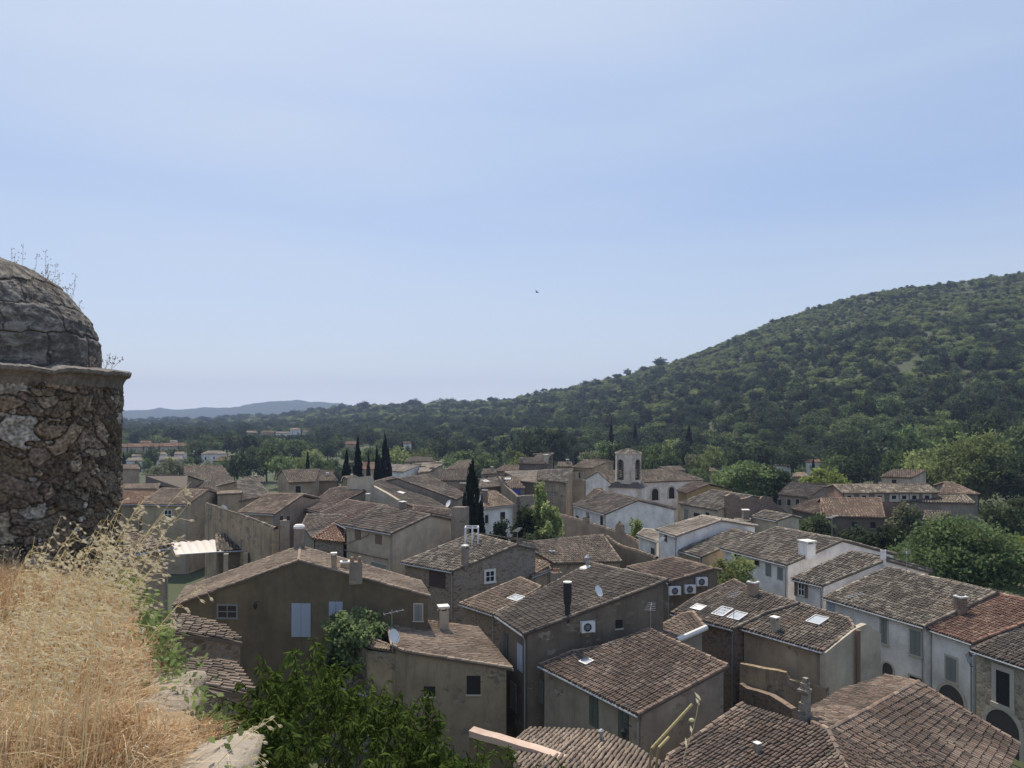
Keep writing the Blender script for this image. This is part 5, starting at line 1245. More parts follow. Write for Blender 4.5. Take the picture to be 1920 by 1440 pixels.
hgt = np.where(dark_, np.clip(rg.lognormal(1.78, .26, n), 3.4, 10), np.clip(rg.lognormal(1.2, .30, n), 1.8, 6.5)); hgt *= np.where(t_ < .18, 1.2, 1) * np.where(XY[:, 1] > 1000, 1.35, 1); hgt = np.where((t_ > .7) & (u > .2), hgt * .6, hgt); hgt = np.where(small, rg.uniform(1.6, 3.2, n), hgt)
wid = hgt * np.where(dark_, rg.uniform(.72, 1.05, n), rg.uniform(1.15, 1.75, n)) * np.where(XY[:, 1] > 720, 1.35, 1)
zz = terrain(XY[:, 0], XY[:, 1]) - .3
for x0_, x1_, ye_, D_ in FAR:      # the crowns in front of a house stay below its windows
    k_ = (u * FPX + HX > x0_ - 5) & (u * FPX + HX < x1_ + 5) & (XY[:, 1] < D_)
    hgt[k_] = np.minimum(hgt[k_], np.maximum(EYE - (ye_ + 3.5 - HY) / FPX * XY[k_, 1] - zz[k_], 1.0))
me = bpy.data.meshes.new('forest'); me.vertices.add(n); me.vertices.foreach_set('co', np.stack([XY[:, 0], XY[:, 1], zz], 1).astype(np.float32).ravel())
a = me.attributes.new('sc', 'FLOAT_VECTOR', 'POINT'); a.data.foreach_set('vector', np.stack([wid, wid, hgt], 1).astype(np.float32).ravel())
a = me.attributes.new('rot', 'FLOAT_VECTOR', 'POINT'); a.data.foreach_set('vector', np.stack([0 * wid, 0 * wid, rg.uniform(0, 6.28, n)], 1).astype(np.float32).ravel())
a = me.attributes.new('kd', 'INT', 'POINT'); a.data.foreach_set('value', kd.astype(np.int32))
fo = bpy.data.objects.new('forest', me); COL.objects.link(fo); tag(fo, 'mixed wood of dark pines and pale oaks covering the hill and the plain', 'forest', kind='stuff')
ng = bpy.data.node_groups.new('forest', 'GeometryNodeTree')
ng.interface.new_socket('Geometry', in_out='INPUT', socket_type='NodeSocketGeometry'); ng.interface.new_socket('Geometry', in_out='OUTPUT', socket_type='NodeSocketGeometry')
gi = N(ng, 'NodeGroupInput'); go = N(ng, 'NodeGroupOutput')
def named(nm, ty):
    x = N(ng, 'GeometryNodeInputNamedAttribute', data_type=ty); x.inputs['Name'].default_value = nm; return x.outputs['Attribute']
src = ng.links; prev = gi.outputs[0]; join = N(ng, 'GeometryNodeJoinGeometry')
for ki, kind in enumerate(('oak', 'lit', 'dark', 'pine')):
    for v in (0, 1):
        if PROTO.get((kind, v)) is None or PROTO[(kind, v)][2] is None:
            tree(kind, 1500 + 20 * ki, 850, 240, 50, *G_[kind], variant=v)
        ob = PROTO[(kind, v)][2]
        oi = N(ng, 'GeometryNodeObjectInfo', transform_space='ORIGINAL'); oi.inputs['Object'].default_value = ob
        ip = N(ng, 'GeometryNodeInstanceOnPoints'); src.new(gi.outputs[0], ip.inputs['Points']); src.new(oi.outputs['Geometry'], ip.inputs['Instance'])
        cp = N(ng, 'FunctionNodeCompare', data_type='INT', operation='EQUAL'); src.new(named('kd', 'INT'), cp.inputs[2])
        # the index parity splits a kind between its two crown shapes
        md = N(ng, 'ShaderNodeMath', operation='MODULO'); ix = N(ng, 'GeometryNodeInputIndex'); src.new(ix.outputs[0], md.inputs[0]); md.inputs[1].default_value = 2
        c2 = N(ng, 'FunctionNodeCompare', data_type='FLOAT', operation='EQUAL'); src.new(md.outputs[0], c2.inputs[0]); c2.inputs[1].default_value = v; c2.inputs['Epsilon'].default_value = .1
        cp.inputs[3].default_value = ki
        bo = N(ng, 'FunctionNodeBooleanMath', operation='AND'); src.new(cp.outputs[0], bo.inputs[0]); src.new(c2.outputs[0], bo.inputs[1])
        src.new(bo.outputs[0], ip.inputs['Selection'])
        er = N(ng, 'FunctionNodeEulerToRotation'); src.new(named('rot', 'FLOAT_VECTOR'), er.inputs[0]); src.new(er.outputs[0], ip.inputs['Rotation'])
        src.new(named('sc', 'FLOAT_VECTOR'), ip.inputs['Scale']); src.new(ip.outputs[0], join.inputs[0])
src.new(join.outputs[0], go.inputs[0])
md_ = fo.modifiers.new('forest', 'NODES'); md_.node_group = ng
print('forest', n)
# ------------------------------------------------------------------ the castle bank in front: turret, dry grass, treetop
def edge_x(y):
    return np.interp(y, [0, 1.6, 2.0, 2.6, 2.9, 3.4, 4.2, 5.3, 6.4, 7.0, 7.4, 7.8, 9.0, 12], [30, 30, -.30, -.76, -.96, -1.22, -1.70, -2.42, -3.02, -3.55, -4.3, -5.4, -8.5, -12])
def bank(x, y):
    x = np.asarray(x, float); y = np.asarray(y, float)
    d = edge_x(y) - x; d = np.minimum(d, np.where(y < 4, (2.9 - y) + np.maximum(0, -.4 - x) * 3, 99)) if False else d
    top = 18.44 + .07 * np.sin(x * 2.1 + y) + .05 * np.sin(y * 3.3 - x * 1.2) + .03 * (y - 5) * (y > 5) - .10 * smooth(.45, 0, d)
    fall = np.where(d < 0, np.minimum(-d * 9, 9.6), 0)
    return top - fall
bm_, nt = nmat('dry earth'); finish(nt, ramp(nt, noise(nt, pos(nt), 3.0, 6, .7), [(.3, (.17, .12, .07)), (.6, (.34, .25, .15)), (.8, (.42, .36, .28))]), .95, noise(nt, pos(nt), 9, 5), .6, .05)
gx = np.arange(-14, 4, .09); gy = np.arange(-4, 13, .12); X, Y = np.meshgrid(gx, gy); Z = bank(X, Y); W = len(gx)
i, j = np.meshgrid(np.arange(len(gy) - 1), np.arange(W - 1), indexing='ij'); b = (i * W + j).ravel()
g = MB(); g.quads(np.stack([X, Y, Z], -1).reshape(-1, 3), np.stack([b, b + 1, b + W + 1, b + W], -1))
tag(g.build('bank_terrain', bm_, smooth_shade=True), kind='structure')
# rocks on the rim
rg = np.random.default_rng(8)
M['rock'] = plaster('weathered rim rock', (.34, .29, .23), .9, .5)
def rock(x, y, sx, sy, sz, label, seed):
    r_ = np.random.default_rng(seed); z = float(bank(x, y)); n = 14; m_ = 9; vs = []; fs = []
    for a in range(m_ + 1):
        for k in range(n):
            t = 2 * math.pi * k / n; p = math.pi * a / m_
            rr = 1 + .16 * math.sin(3 * t + seed) * math.sin(2 * p) + r_.normal(0, .05)
            vs.append((x + sx * rr * math.sin(p) * math.cos(t), y + sy * rr * math.sin(p) * math.sin(t), z - sz * .1 + sz * rr * math.cos(p)))
    for a in range(m_):
        for k in range(n): fs.append((a * n + k, (a + 1) * n + k, (a + 1) * n + (k + 1) % n, a * n + (k + 1) % n))
    g = MB(); g.add(vs, fs); tag(g.build('rock', M['rock'], loc=(x, y, z), smooth_shade=True), label, 'rock')
rock(-1.98, 4.35, .20, .30, .05, 'pale flat rock on the rim of the dry grass bank', 3)
rock(-1.33, 3.5, .16, .30, .07, 'grey rim rock nearest the bottom of the picture', 5)
rock(-2.06, 4.72, .17, .24, .06, 'farther pale rim rock beside the ivy shoots', 6)
# ------------------------------------------------------------------ turret
TX, TY = -6.02, 9.0
def vor(u, v, seeds, per):
    best = np.full(u.shape, 9.); sec = np.full(u.shape, 9.); idx = np.zeros(u.shape, int)
    for k, (a, b, s) in enumerate(seeds):
        du = np.abs(u - a); d = np.hypot(du, (v - b) * 1.45) / s
        m = d < best; sec = np.where(m, best, np.minimum(sec, d)); idx = np.where(m, k, idx); best = np.where(m, d, best)
    return best, sec, idx
rg = np.random.default_rng(4); Rt = 1.30; zb, zt_ = 17.2, 20.34
na, nz_ = 520, 330; th = np.linspace(-2.6, .75, na); zz = np.linspace(zb, zt_, nz_)
TH, ZZ = np.meshgrid(th, zz); U = TH * Rt + .05 * np.sin(ZZ * 6 + TH * 4) + .03 * np.sin(ZZ * 14 - TH * 9); V = ZZ + .05 * np.sin(TH * 7) + .025 * np.sin(TH * 17 + ZZ * 5)
seeds = []
tries = 0
while len(seeds) < 1000 and tries < 60000:
    tries += 1
    a, b = rg.uniform(-2.7 * Rt, .8 * Rt), rg.uniform(zb - .1, zt_ + .1); s = rg.choice([.3, .42, .6, .85, 1.3, 1.9], p=[.24, .24, .22, .15, .10, .05]) if tries > 160 else rg.choice([1.1, 1.5, 1.9])
    if all(math.hypot(a - p[0], (b - p[1]) * 1.45) > .082 * (s + p[2]) * .95 for p in seeds): seeds.append((a, b, s))
b1, b2, idx = vor(U, V, seeds, 0)
ed = np.clip((b2 - b1) / .075, 0, 1)
ns_ = rg.normal(0, 1, (nz_, na)); 
for _ in range(2): ns_ = (ns_ + np.roll(ns_, 1, 0) + np.roll(ns_, 1, 1) + np.roll(ns_, -1, 0) + np.roll(ns_, -1, 1)) / 5
prot = rg.uniform(-.02, .05, len(seeds))[idx]
RR = Rt - .042 + (.030 + prot * .6) * np.clip(ed * 1.6, 0, 1) ** .5 + ns_ * .014
base = np.array([1.06, .99, .90]) * np.array([(.17, .135, .10), (.20, .16, .12), (.13, .115, .095), (.23, .185, .14), (.15, .12, .10), (.26, .225, .18), (.19, .15, .125)])
cst = base[rg.integers(0, len(base), len(seeds))] * rg.uniform(.62, 1.4, (len(seeds), 1))
pale = rg.random(len(seeds)) < .08; cst[pale] = np.array([.46, .42, .36]) * rg.uniform(.8, 1.1, (pale.sum(), 1))
colv = cst[idx] * np.clip(.38 + .62 * np.clip(ed * 2.2, 0, 1), 0, 1)[..., None] if False else np.where((ed > .22)[..., None], cst[idx], np.array([.128, .108, .088]))
nl_ = rg.normal(0, 1, (nz_, na))
for _ in range(9): nl_ = (nl_ + np.roll(nl_, 1, 0) + np.roll(nl_, 1, 1) + np.roll(nl_, -1, 0) + np.roll(nl_, -1, 1)) / 5
nl_ /= nl_.std()
colv = np.clip(colv * (1 + .75 * ns_[..., None]) * (1 + .16 * nl_[..., None]), .02, .8)
Vt = np.stack([TX + RR * np.cos(TH), TY + RR * np.sin(TH), ZZ], -1).reshape(-1, 3)
i, j = np.meshgrid(np.arange(nz_ - 1), np.arange(na - 1), indexing='ij'); b = (i * na + j).ravel()
M['stonetint'] = tintmat('old turret stone', .95, 22, .45, (.055, .046, .036))
o = thing('stone_turret', (TX, TY, zb), 'round rubble stone turret under a mossy stone dome at the left edge', 'turret')
g = MB(); g.quads(Vt, np.stack([b, b + 1, b + na + 1, b + na], -1), colv[:-1, :-1].reshape(-1, 3))
g.tube([(TX, TY, 8.5), (TX, TY, zt_)], Rt - .12, 40); g.build('wall', M['stonetint'], o, smooth_shade=False)
# cornice
g = MB(); n = 220; t = np.linspace(0, 2 * np.pi, n, endpoint=False)
prof = [(Rt - .1, 20.30), (Rt - .005, 20.30), (Rt + .008, 20.335), (Rt + .025, 20.38), (Rt + .055, 20.425), (Rt + .098, 20.450), (Rt + .105, 20.488), (Rt + .075, 20.503), (Rt - .10, 20.525), (Rt - .3, 20.525)]
chip = .002 * np.sin(t * 5 + 1) + .004 * np.sin(t * 13) + rg.normal(0, .009, n); chip -= .035 * np.exp(-((np.mod(t, 2 * np.pi) - (2 * np.pi - .62)) / .05) ** 2)
jo = np.min(np.abs((t[:, None] - np.arange(0, 6.5, .47)[None])), 1) < .016
vs = []
for k, (r, z) in enumerate(prof):
    rr = r + (chip * .6 if 1 < k < 9 else 0) - (jo * .03 if 0 < k < 9 else 0); z2 = z + (chip * .8 if k > 4 else chip * .2)
    vs.append(np.stack([TX + rr * np.cos(t), TY + rr * np.sin(t), z2 + 0 * t], -1))
vs = np.concatenate(vs); K = len(prof)
qd = [(a * n + k, a * n + (k + 1) % n, (a + 1) * n + (k + 1) % n, (a + 1) * n + k) for a in range(K - 1) for k in range(n)]
g.quads(vs, qd, np.tile(np.array([(.24, .215, .19)]), (len(qd), 1)) * rg.uniform(.85, 1.1, (len(qd), 1))); g.build('cornice', M['stonetint'], o)
# dome
hp = np.array([(0, 1), (.24, .99), (.43, .91), (.62, .745), (.81, .58), (.92, .31), (.98, .06), (1.0, 0)]); hp = np.array([(0, 1.0), (.05, 1.0), (.24, .985), (.43, .905), (.62, .745), (.81, .56), (1.0, 0)])
zs = np.linspace(0, 1, 190); prof_r = np.interp(zs, [0, .238, .43, .62, .762, .905, .976, 1.0], [1.0, .99, .908, .744, .58, .30, .06, .001])
for _ in range(3): prof_r[1:-1] = (prof_r[:-2] + 2 * prof_r[1:-1] + prof_r[2:]) / 4
na = 400; th = np.linspace(-2.8, 1.0, na); TH, Zn = np.meshgrid(th, zs); PR = np.repeat(prof_r[:, None], na, 1)
nz1 = rg.normal(0, 1, PR.shape); nz2 = rg.normal(0, 1, PR.shape)
for _ in range(4): nz1 = (nz1 + np.roll(nz1, 1, 0) + np.roll(nz1, 1, 1) + np.roll(nz1, -1, 0) + np.roll(nz1, -1, 1)) / 5
for _ in range(30): nz2 = (nz2 + np.roll(nz2, 1, 0) + np.roll(nz2, 1, 1) + np.roll(nz2, -1, 0) + np.roll(nz2, -1, 1)) / 5
nz2 /= nz2.std(); nz1 /= nz1.std()
cours = np.array([.285, .53, .74, .90]); zj = Zn + .014 * np.sin(TH * 4.3) + .008 * nz2
gz = np.min(np.abs(zj[..., None] - cours), -1); row = np.searchsorted(cours, zj)
fr = np.array([0, .31, .13, .42, .2])[row]; nb_ = np.array([.52, .62, .55, .7, 1.2])[row]
au = (TH + fr + .01 * nz2) / nb_; ga = np.abs(au - np.round(au)) * nb_ * PR * 1.08
groove = np.maximum(np.exp(-(gz * 1.3 / .011) ** 2), np.exp(-(ga / .011) ** 2) * (row < 4))
blk = np.sin(np.round(au) * 12.9 + row * 78.2) * .012
RR = PR * (1.075 + blk) - .014 * groove * PR + (.0032 * nz1 + .0045 * nz2) * np.clip(PR * 3, 0, 1)
cb = np.array([.21, .19, .17]); C3 = cb * (1 + .12 * np.sin(np.round(au) * 7.7 + row * 3.1))[..., None] * np.ones(3)
C3 = C3 * (1 + .16 * nz1[..., None]) ; lch = (nz2 + .5 * nz1 > .9)[..., None]; dk = (nz2 - .6 * nz1 < -.45)[..., None]
C3 = np.where(lch, np.array([.265, .245, .21]), C3); C3 = np.where(dk, np.array([.115, .105, .095]), C3)
C3 = np.where((groove > .5)[..., None], np.array([.088, .08, .072]), C3)
Vt = np.stack([TX + RR * np.cos(TH), TY + RR * np.sin(TH), 20.515 + 1.33 * Zn], -1).reshape(-1, 3)
i, j = np.meshgrid(np.arange(len(zs) - 1), np.arange(na - 1), indexing='ij'); b = (i * na + j).ravel()
g = MB(); g.quads(Vt, np.stack([b, b + 1, b + na + 1, b + na], -1), np.clip(C3[:-1, :-1].reshape(-1, 3), .02, .7))
g.lathe((TX, TY, 20.52), [(max(.001, r * 1.0), 1.30 * z) for r, z in zip(prof_r[::6], zs[::6])], 40)
g.build('dome', M['stonetint'], o, smooth_shade=True)
# ------------------------------------------------------------------ dry grass
M['straw'] = tintmat('dry straw', .8, 30, .1, (.3, .2, .1)); M['oat'] = leafmat('oat husk', (.80, .74, .62), .30, .06)
M['straw'] = leafmat('dry straw', (.92, .92, .92), .30, .08)
def blades(mb, x, y, h, rng, wid=.0028, lean=.5, pal=None, wind=(.5, -.1), curl=1.0):
    n = len(x); z = bank(x, y) - .02
    a = rng.normal(0, .8, n) + 3 * np.sin(x * 2.3 + 1.1 * y) + 2.2 * np.sin(y * 3.1 - x * 1.7 + 2); ln = np.minimum(np.abs(rng.normal(0, lean, n)), 1.9)
    dx = np.cos(a) * ln + wind[0] * .35; dy = np.sin(a) * ln + wind[1] * .35
    s = np.array([0, .35, .7, 1.0]); bend = (s ** 1.8)[None] * curl
    px = x[:, None] + dx[:, None] * h[:, None] * bend; py = y[:, None] + dy[:, None] * h[:, None] * bend
    pz = z[:, None] + h[:, None] * (s[None] - .28 * (ln[:, None] ** 1.2) * s[None] ** 2.2)
    sa = rng.uniform(0, np.pi, n); w = wid * rng.uniform(.6, 1.5, n)
    wx = (np.cos(sa) * w)[:, None] * np.array([1, .9, .6, .12]); wy = (np.sin(sa) * w)[:, None] * np.array([1, .9, .6, .12])
    Lf = np.stack([px - wx, py - wy, pz], -1); Rt_ = np.stack([px + wx, py + wy, pz], -1)
    V = np.stack([Lf, Rt_], 2).reshape(-1, 3)
    b = (np.arange(n) * 8)[:, None] + np.array([0, 2, 4])[None]
    Q = np.stack([b, b + 1, b + 3, b + 2], -1).reshape(-1, 4)
    c = np.array(pal)[rng.integers(0, len(pal), n)] * rng.uniform(.75, 1.2, (n, 1))
    mb.quads(V, Q, np.repeat(c, 3, axis=0))
    return np.stack([px[:, -1], py[:, -1], pz[:, -1]], -1)
rg = np.random.default_rng(31)
def field(n, ylo, yhi):
    D = ylo + (yhi - ylo) * rg.random(n) ** .9; x = rg.uniform(-.70, .30, n) * D
    k = (edge_x(D) - x > -.12) & (np.hypot(x - TX, D - TY) > Rt + .05)
    for rx_, ry_, ra, rb in ((-1.74, 4.12, .17, .26), (-1.33, 3.5, .13, .24), (-2.06, 4.72, .14, .19)): k &= ((x - rx_) / ra) ** 2 + ((D - ry_) / rb) ** 2 > 1
    return x[k], D[k]
STR = [(.68, .47, .26), (.62, .40, .21), (.74, .56, .35), (.54, .33, .17), (.42, .26, .14), (.66, .43, .23), (.70, .50, .29)]
g = MB()
x, y = field(125000, 1.9, 8.0); tuft = .6 + .4 * np.sin(x * 4.1 + 1) * np.sin(y * 3.7) + .35 * np.sin(x * 9 + y * 7)
k = rg.random(len(x)) < np.clip(.45 + .75 * tuft, .05, 1); x, y, tuft = x[k], y[k], tuft[k]
rim = np.clip((edge_x(y) - x) / .7, .25, 1)
blades(g, x, y, np.clip(.10 + .11 * tuft + rg.normal(0, .05, len(x)), .04, .34) * rim, rg, .0023, 1.9, STR, wind=(.25, -.1))
x, y = field(22000, 1.9, 7.8); blades(g, x, y, rg.uniform(.08, .30, len(x)) * np.clip((edge_x(y) - x) / .5, .3, 1), rg, .0026, 2.6, [(.78, .62, .40), (.70, .51, .30), (.84, .70, .48)], wind=(.2, 0))
x, y = field(34000, 1.9, 8.0); blades(g, x, y, rg.uniform(.03, .12, len(x)), rg, .003, 1.6, [(.70, .44, .24), (.60, .37, .20), (.78, .52, .30)])
x, y = field(2600, 2.1, 7.3); tips = blades(g, x, y, rg.uniform(.18, .40, len(x)) * np.clip((edge_x(y) - x) / .6, .4, 1), rg, .002, .5, [(.80, .66, .42), (.72, .56, .35)])
rep = np.repeat(np.arange(len(tips)), 3); leaves(g, tips[rep] + rg.normal(0, .018, (len(rep), 3)), rg.uniform(.006, .013, len(rep)), rg, None, 3.2, np.array([(.84, .73, .50)] * len(rep)) * rg.uniform(.85, 1.1, (len(rep), 1)))
tag(g.build('dry_grass', M['straw']), 'straw coloured dry grass covering the castle bank', 'grass', kind='stuff')
# green weeds on the rim and at the turret foot
g = MB(); wx = []; 
for _ in range(620):
    yy = rg.uniform(4.3, 7.1) if rg.random() < .9 else rg.uniform(3.2, 4.3); xx = float(edge_x(yy)) + rg.normal(.06, .07)
    wx.append((xx, yy, float(bank(xx, yy)) + abs(rg.normal(0, .10))))
for _ in range(500):
    a_ = rg.uniform(-1.9, .3); r_ = Rt + abs(rg.normal(.12, .15)); xx, yy = TX + r_ * math.cos(a_), TY + r_ * math.sin(a_); wx.append((xx, yy, float(bank(xx, yy)) + abs(rg.normal(.05, .12))))
wx = np.array(wx); rep = np.repeat(np.arange(len(wx)), 9); C = wx[rep] + rg.normal(0, .05, (len(rep), 3))
leaves(g, C, rg.uniform(.012, .032, len(C)), rg, np.array([0, 0, .6]), 1.8, rg.uniform(.7, 1.4, (len(C), 1)) * np.array([1.1, 1.1, .9]))
tag(g.build('green_weeds', M['leaf_fig']), 'green weeds and ivy along the rim of the bank', 'weeds', kind='stuff')
# wild oats
def oat(mb, x, y, h, rng, lean):
    z = float(bank(x, y)); d = np.array([lean[0], lean[1], 0]); pts = []
    for s in np.linspace(0, 1, 9): pts.append(np.array([x, y, z]) + d * h * (s ** 1.7) + np.array([0, 0, h * (s - .16 * s ** 3)]))
    mb.tube(pts, [.0022 - .0014 * i / 8 for i in range(9)], 4, (.92, .86, .62), caps=False)
    C = []; D_ = []
    for _ in range(rng.integers(14, 28)):
        t = rng.uniform(.5, 1.0); k = t * 8; i = min(int(k), 7); p = pts[i] * (1 - (k - i)) + pts[i + 1] * (k - i)
        o_ = np.array([rng.normal(.03, .045) * (1.25 - t) * 1.6, rng.normal(0, .03), rng.normal(-.01, .02)]); q = p + o_
        mb.tube([p, (p + q) / 2 + [0, 0, .012], q], .0007, 3, (.92, .86, .62), caps=False)
        C.append(q); D_.append(np.array([.75, rng.normal(0, .3), rng.normal(-.25, .35)]))
    for q, dd in zip(C, D_):
        dd = dd / np.linalg.norm(dd); L = rng.uniform(.020, .030)
        for s in (-1, 1):
            w = np.cross(dd, (0, 1, 0)) * .0048 * s; u = np.array([0, .003 * s, 0])
            mb.add([q, q + dd * L * .45 + w + u, q + dd * L + w * .5, q + dd * L * .5 + u * .2], [(0, 1, 2, 3)], tuple(np.array((.98, .90, .70)) * rng.uniform(.75, 1.1)))
g = MB()
for px, py, D in [(rg.uniform(-60, 190), 0, rg.uniform(2.8, 4.0)) for _ in range(60)]:
    D = float(D); x = (px - HX) / FPX * D; x = min(x, float(edge_x(D)) - .02)
    hh = rg.uniform(1.0, 1.5) * (1 if px > 60 else .9); oat(g, x, D, hh, rg, (rg.uniform(.05, .42), rg.uniform(-.15, .15)))
for _ in range(7):
    D = rg.uniform(2.35, 3.3); x = rg.uniform(-.62, -.30) * D; x = min(x, float(edge_x(D)) - .03); oat(g, x, D, rg.uniform(.25, .45), rg, (rg.uniform(-.2, .6), rg.uniform(-.2, .2)))
for px, yt in ((440, 0),):
    D = 2.5; oat(g, (px - HX) / FPX * D - .25, D, rg.uniform(.55, .72), rg, (.55, .05))
tag(g.build('wild_oats', M['oat']), 'pale drooping wild oats standing before the turret and over the bank', 'grass', kind='stuff')
# tiny weeds on the dome and cornice
g = MB()
for _ in range(26):
    a_ = rg.uniform(-1.2, .5); k = rg.uniform(.18, .62); r_ = float(np.interp(k, [0, .3, .62, 1], [.2, .62, .92, 1.08])); zz0 = 20.515 + 1.33 * float(np.interp(-r_ / 1.075, -prof_r, zs))
    p = np.array([TX + r_ * math.cos(a_), TY + r_ * math.sin(a_), zz0 - .02]); hh = rg.uniform(.10, .38); e = p + np.array([rg.normal(.02, .03), rg.normal(0, .03), hh])
    g.tube([p, (p + e) / 2 + rg.normal(0, .006, 3), e], .0018, 4, (.5, .42, .3), caps=False)
    for _ in range(7):
        t = rg.uniform(.4, 1); q = p * (1 - t) + e * t; c = q + np.array([rg.normal(0, .025), rg.normal(0, .02), rg.uniform(.0, .03)]); g.tube([q, c], .001, 3, (.45, .38, .28), caps=False); g.ell(c, .005, .005, .007, 5, 4, (.35, .28, .2))
for a_ in (-.18, .06, .2):
    p = np.array([TX + (Rt - .08) * math.cos(a_), TY + (Rt - .08) * math.sin(a_), 20.52])
    for _ in range(5):
        e = p + np.array([rg.normal(.05, .06), rg.normal(0, .04), rg.uniform(.06, .16)]); g.tube([p, e], .0016, 3, (.45, .38, .28), caps=False)
        for _ in range(4): g.ell(e + rg.normal(0, .012, 3), .006, .006, .008, 5, 4, (.4, .33, .24))
tag(g.build('dome_weeds', M['straw']), 'dry weeds sprouting from the turret dome', 'weeds', kind='stuff')
# ------------------------------------------------------------------ peach treetop below the rim
rg = np.random.default_rng(55); CX, CY, CZ = -1.9, 8.6, 14.75
o = thing('peach_tree', (CX, CY, 9.0), 'leafy peach tree with drooping leaves filling the gap below the bank', 'tree')
g = MB(); tips = []
g.tube([(CX, CY, 8.5), (CX + .1, CY, 11), (CX - .1, CY + .1, 13)], [.16, .13, .09], 8)
n = 0
while n < 2300:
    v = rg.normal(0, 1, 3); v /= np.linalg.norm(v)
    if v[2] < -.55: continue
    r_ = rg.uniform(.72, 1.0) ** .5
    lump = 1 + .12 * math.sin(v[0] * 7 + 2) + .10 * math.sin(v[1] * 8) + .08 * math.sin(v[0] * 13 - v[2] * 9)
    p = np.array([CX, CY, CZ]) + v * np.array([3.15, 2.3, 1.9]) * r_ * lump; p[2] += .25 * (CX - p[0]) * .9
    tips.append((p, v)); n += 1
for p, v in tips[::9]:
    s = np.array([CX - .1, CY + .1, 12.6]); mid = (s + p) / 2 + [0, 0, .3]; g.tube([s, mid, p], [.035, .022, .006], 5)
g.build('trunk', M['bark'], o)
g = MB(); Vs = []; Qs = []; Cs = []; k0 = 0
for p, v in tips:
    d0 = v * .6 + rg.normal(0, .5, 3) + np.array([0, 0, .10]); d0 /= np.linalg.norm(d0); tn = rg.uniform(.7, 1.3)
    g.tube([p - d0 * .25, p, p + d0 * .22], .004, 3, (.7, .6, .4), caps=False)
    for j in range(rg.integers(16, 24)):
        b_ = p + d0 * rg.uniform(-.28, .24); ld_ = np.array([rg.normal(0, .55), rg.normal(0, .55), -rg.uniform(.35, 1.2)]) + d0 * .5; ld_ /= np.linalg.norm(ld_)
        s_ = np.cross(ld_, rg.normal(0, 1, 3)); s_ /= np.linalg.norm(s_); up_ = np.cross(s_, ld_); L = rg.uniform(.075, .14); w = L * .17
        Vs += [b_, b_ + ld_ * L * .5 + s_ * w + up_ * .012, b_ + ld_ * L * 1.0 - [0, 0, .015], b_ + ld_ * L * .5, b_ + ld_ * L * .5 - s_ * w + up_ * .012]
        Qs += [(k0, k0 + 1, k0 + 2, k0 + 3), (k0, k0 + 3, k0 + 2, k0 + 4)]; k0 += 5
        c = tn * rg.uniform(.75, 1.3); Cs += [(c, c, c * .9)] * 2
g.quads(Vs, Qs, Cs); g.build('crown', M['leaf_peach'], o)
# ------------------------------------------------------------------ small tiled sheds just below the rim
def oplane(p0, up, tp, pix): up = np.array(up) / np.linalg.norm(up); return FP([onp(x_, y_, p0, up, tp) for x_, y_ in pix], up, tp)
f = oplane(PD(455, 1204, 26.5), (-.97, .25), .12, [(455, 1205), (420, 1172), (375, 1158), (318, 1150), (300, 1180), (335, 1190), (392, 1194)])
h = house('low shed with a sunlit tan roof just below the grassy rim', [f], 'brick', 'tan', patch=.2, ground=9, over=.1, verge=False)
f = oplane(PD(470, 1300, 22.8), (-.97, .2), .14, [(478, 1300), (440, 1244), (360, 1236), (340, 1260), (400, 1300)])
h = house('lower tiled porch roof peeking through the peach leaves', [f], 'brick', 'tan', patch=.2, ground=9, over=.1, verge=False)
# ------------------------------------------------------------------ dry stalk over the roofs and a swift in the sky
o = thing('dry_stalk', PD(1222, 1402, 5.2), 'yellow dry hollow stalk with curled pale leaves in front of the shaded gable wall', 'plant'); o_ = PD(1222, 1402, 5.2)
g = MB(); a_, b_ = PD(1222, 1403, 5.2), PD(1298, 1320, 5.3)
for i in range(12):
    s0, s1 = i / 12, (i + .96) / 12; g.tube([a_ * (1 - s0) + b_ * s0, a_ * (1 - s1) + b_ * s1], [.0105, .0098], 7, (.86, .76, .42))
c0, c1 = PD(1235, 1402, 5.15), PD(1254, 1382, 5.2); g.tube([c0, c1], .010, 7, (.86, .76, .42)); g.tube([a_, PD(1214, 1470, 5.2), PD(1210, 1800, 5.2)], .009, 6, (.5, .42, .25)); g.tube([c0, PD(1226, 1470, 5.15), PD(1214, 1800, 5.2)], .008, 6, (.5, .42, .25)); g.build('stem', M['straw'], o)
g = MB(); st = [PD(1283, 1416, 5.25), PD(1296, 1380, 5.25), PD(1305, 1345, 5.25), PD(1311, 1312, 5.25)]; g.tube([PD(1270, 1800, 5.2), PD(1278, 1470, 5.2)] + st, .0028, 5, (.6, .52, .34))
for q in ((1302, 1297, 1315, 1314), (1304, 1308, 1312, 1322), (1294, 1360, 1298, 1376), (1285, 1382, 1287, 1402)):
    p0, p1 = PD(q[0], q[1], 5.25), PD(q[2], q[3], 5.25); mid = (p0 + p1) / 2; g.add([p0, mid + [.009, 0, .004], p1, mid - [.009, .004, .004]], [(0, 1, 2, 3)], (.85, .80, .55))
g.ell(PD(1297, 1350, 5.25), .022, .015, .014, 8, 6, (.75, .72, .45)); g.build('withered_leaves', M['straw'], o)
bp_ = PD(1007, 548, 55); o = thing('swift', bp_, 'small dark swift flying alone in the sky', 'bird')
g = MB(); g.ell(bp_, .11, .035, .035, 8, 6, (.1, .1, .1)); g.tube([bp_ + [.09, 0, 0], bp_ + [.17, 0, .01]], [.02, .004], 5)
g.build('body', M['black'], o); g = MB()
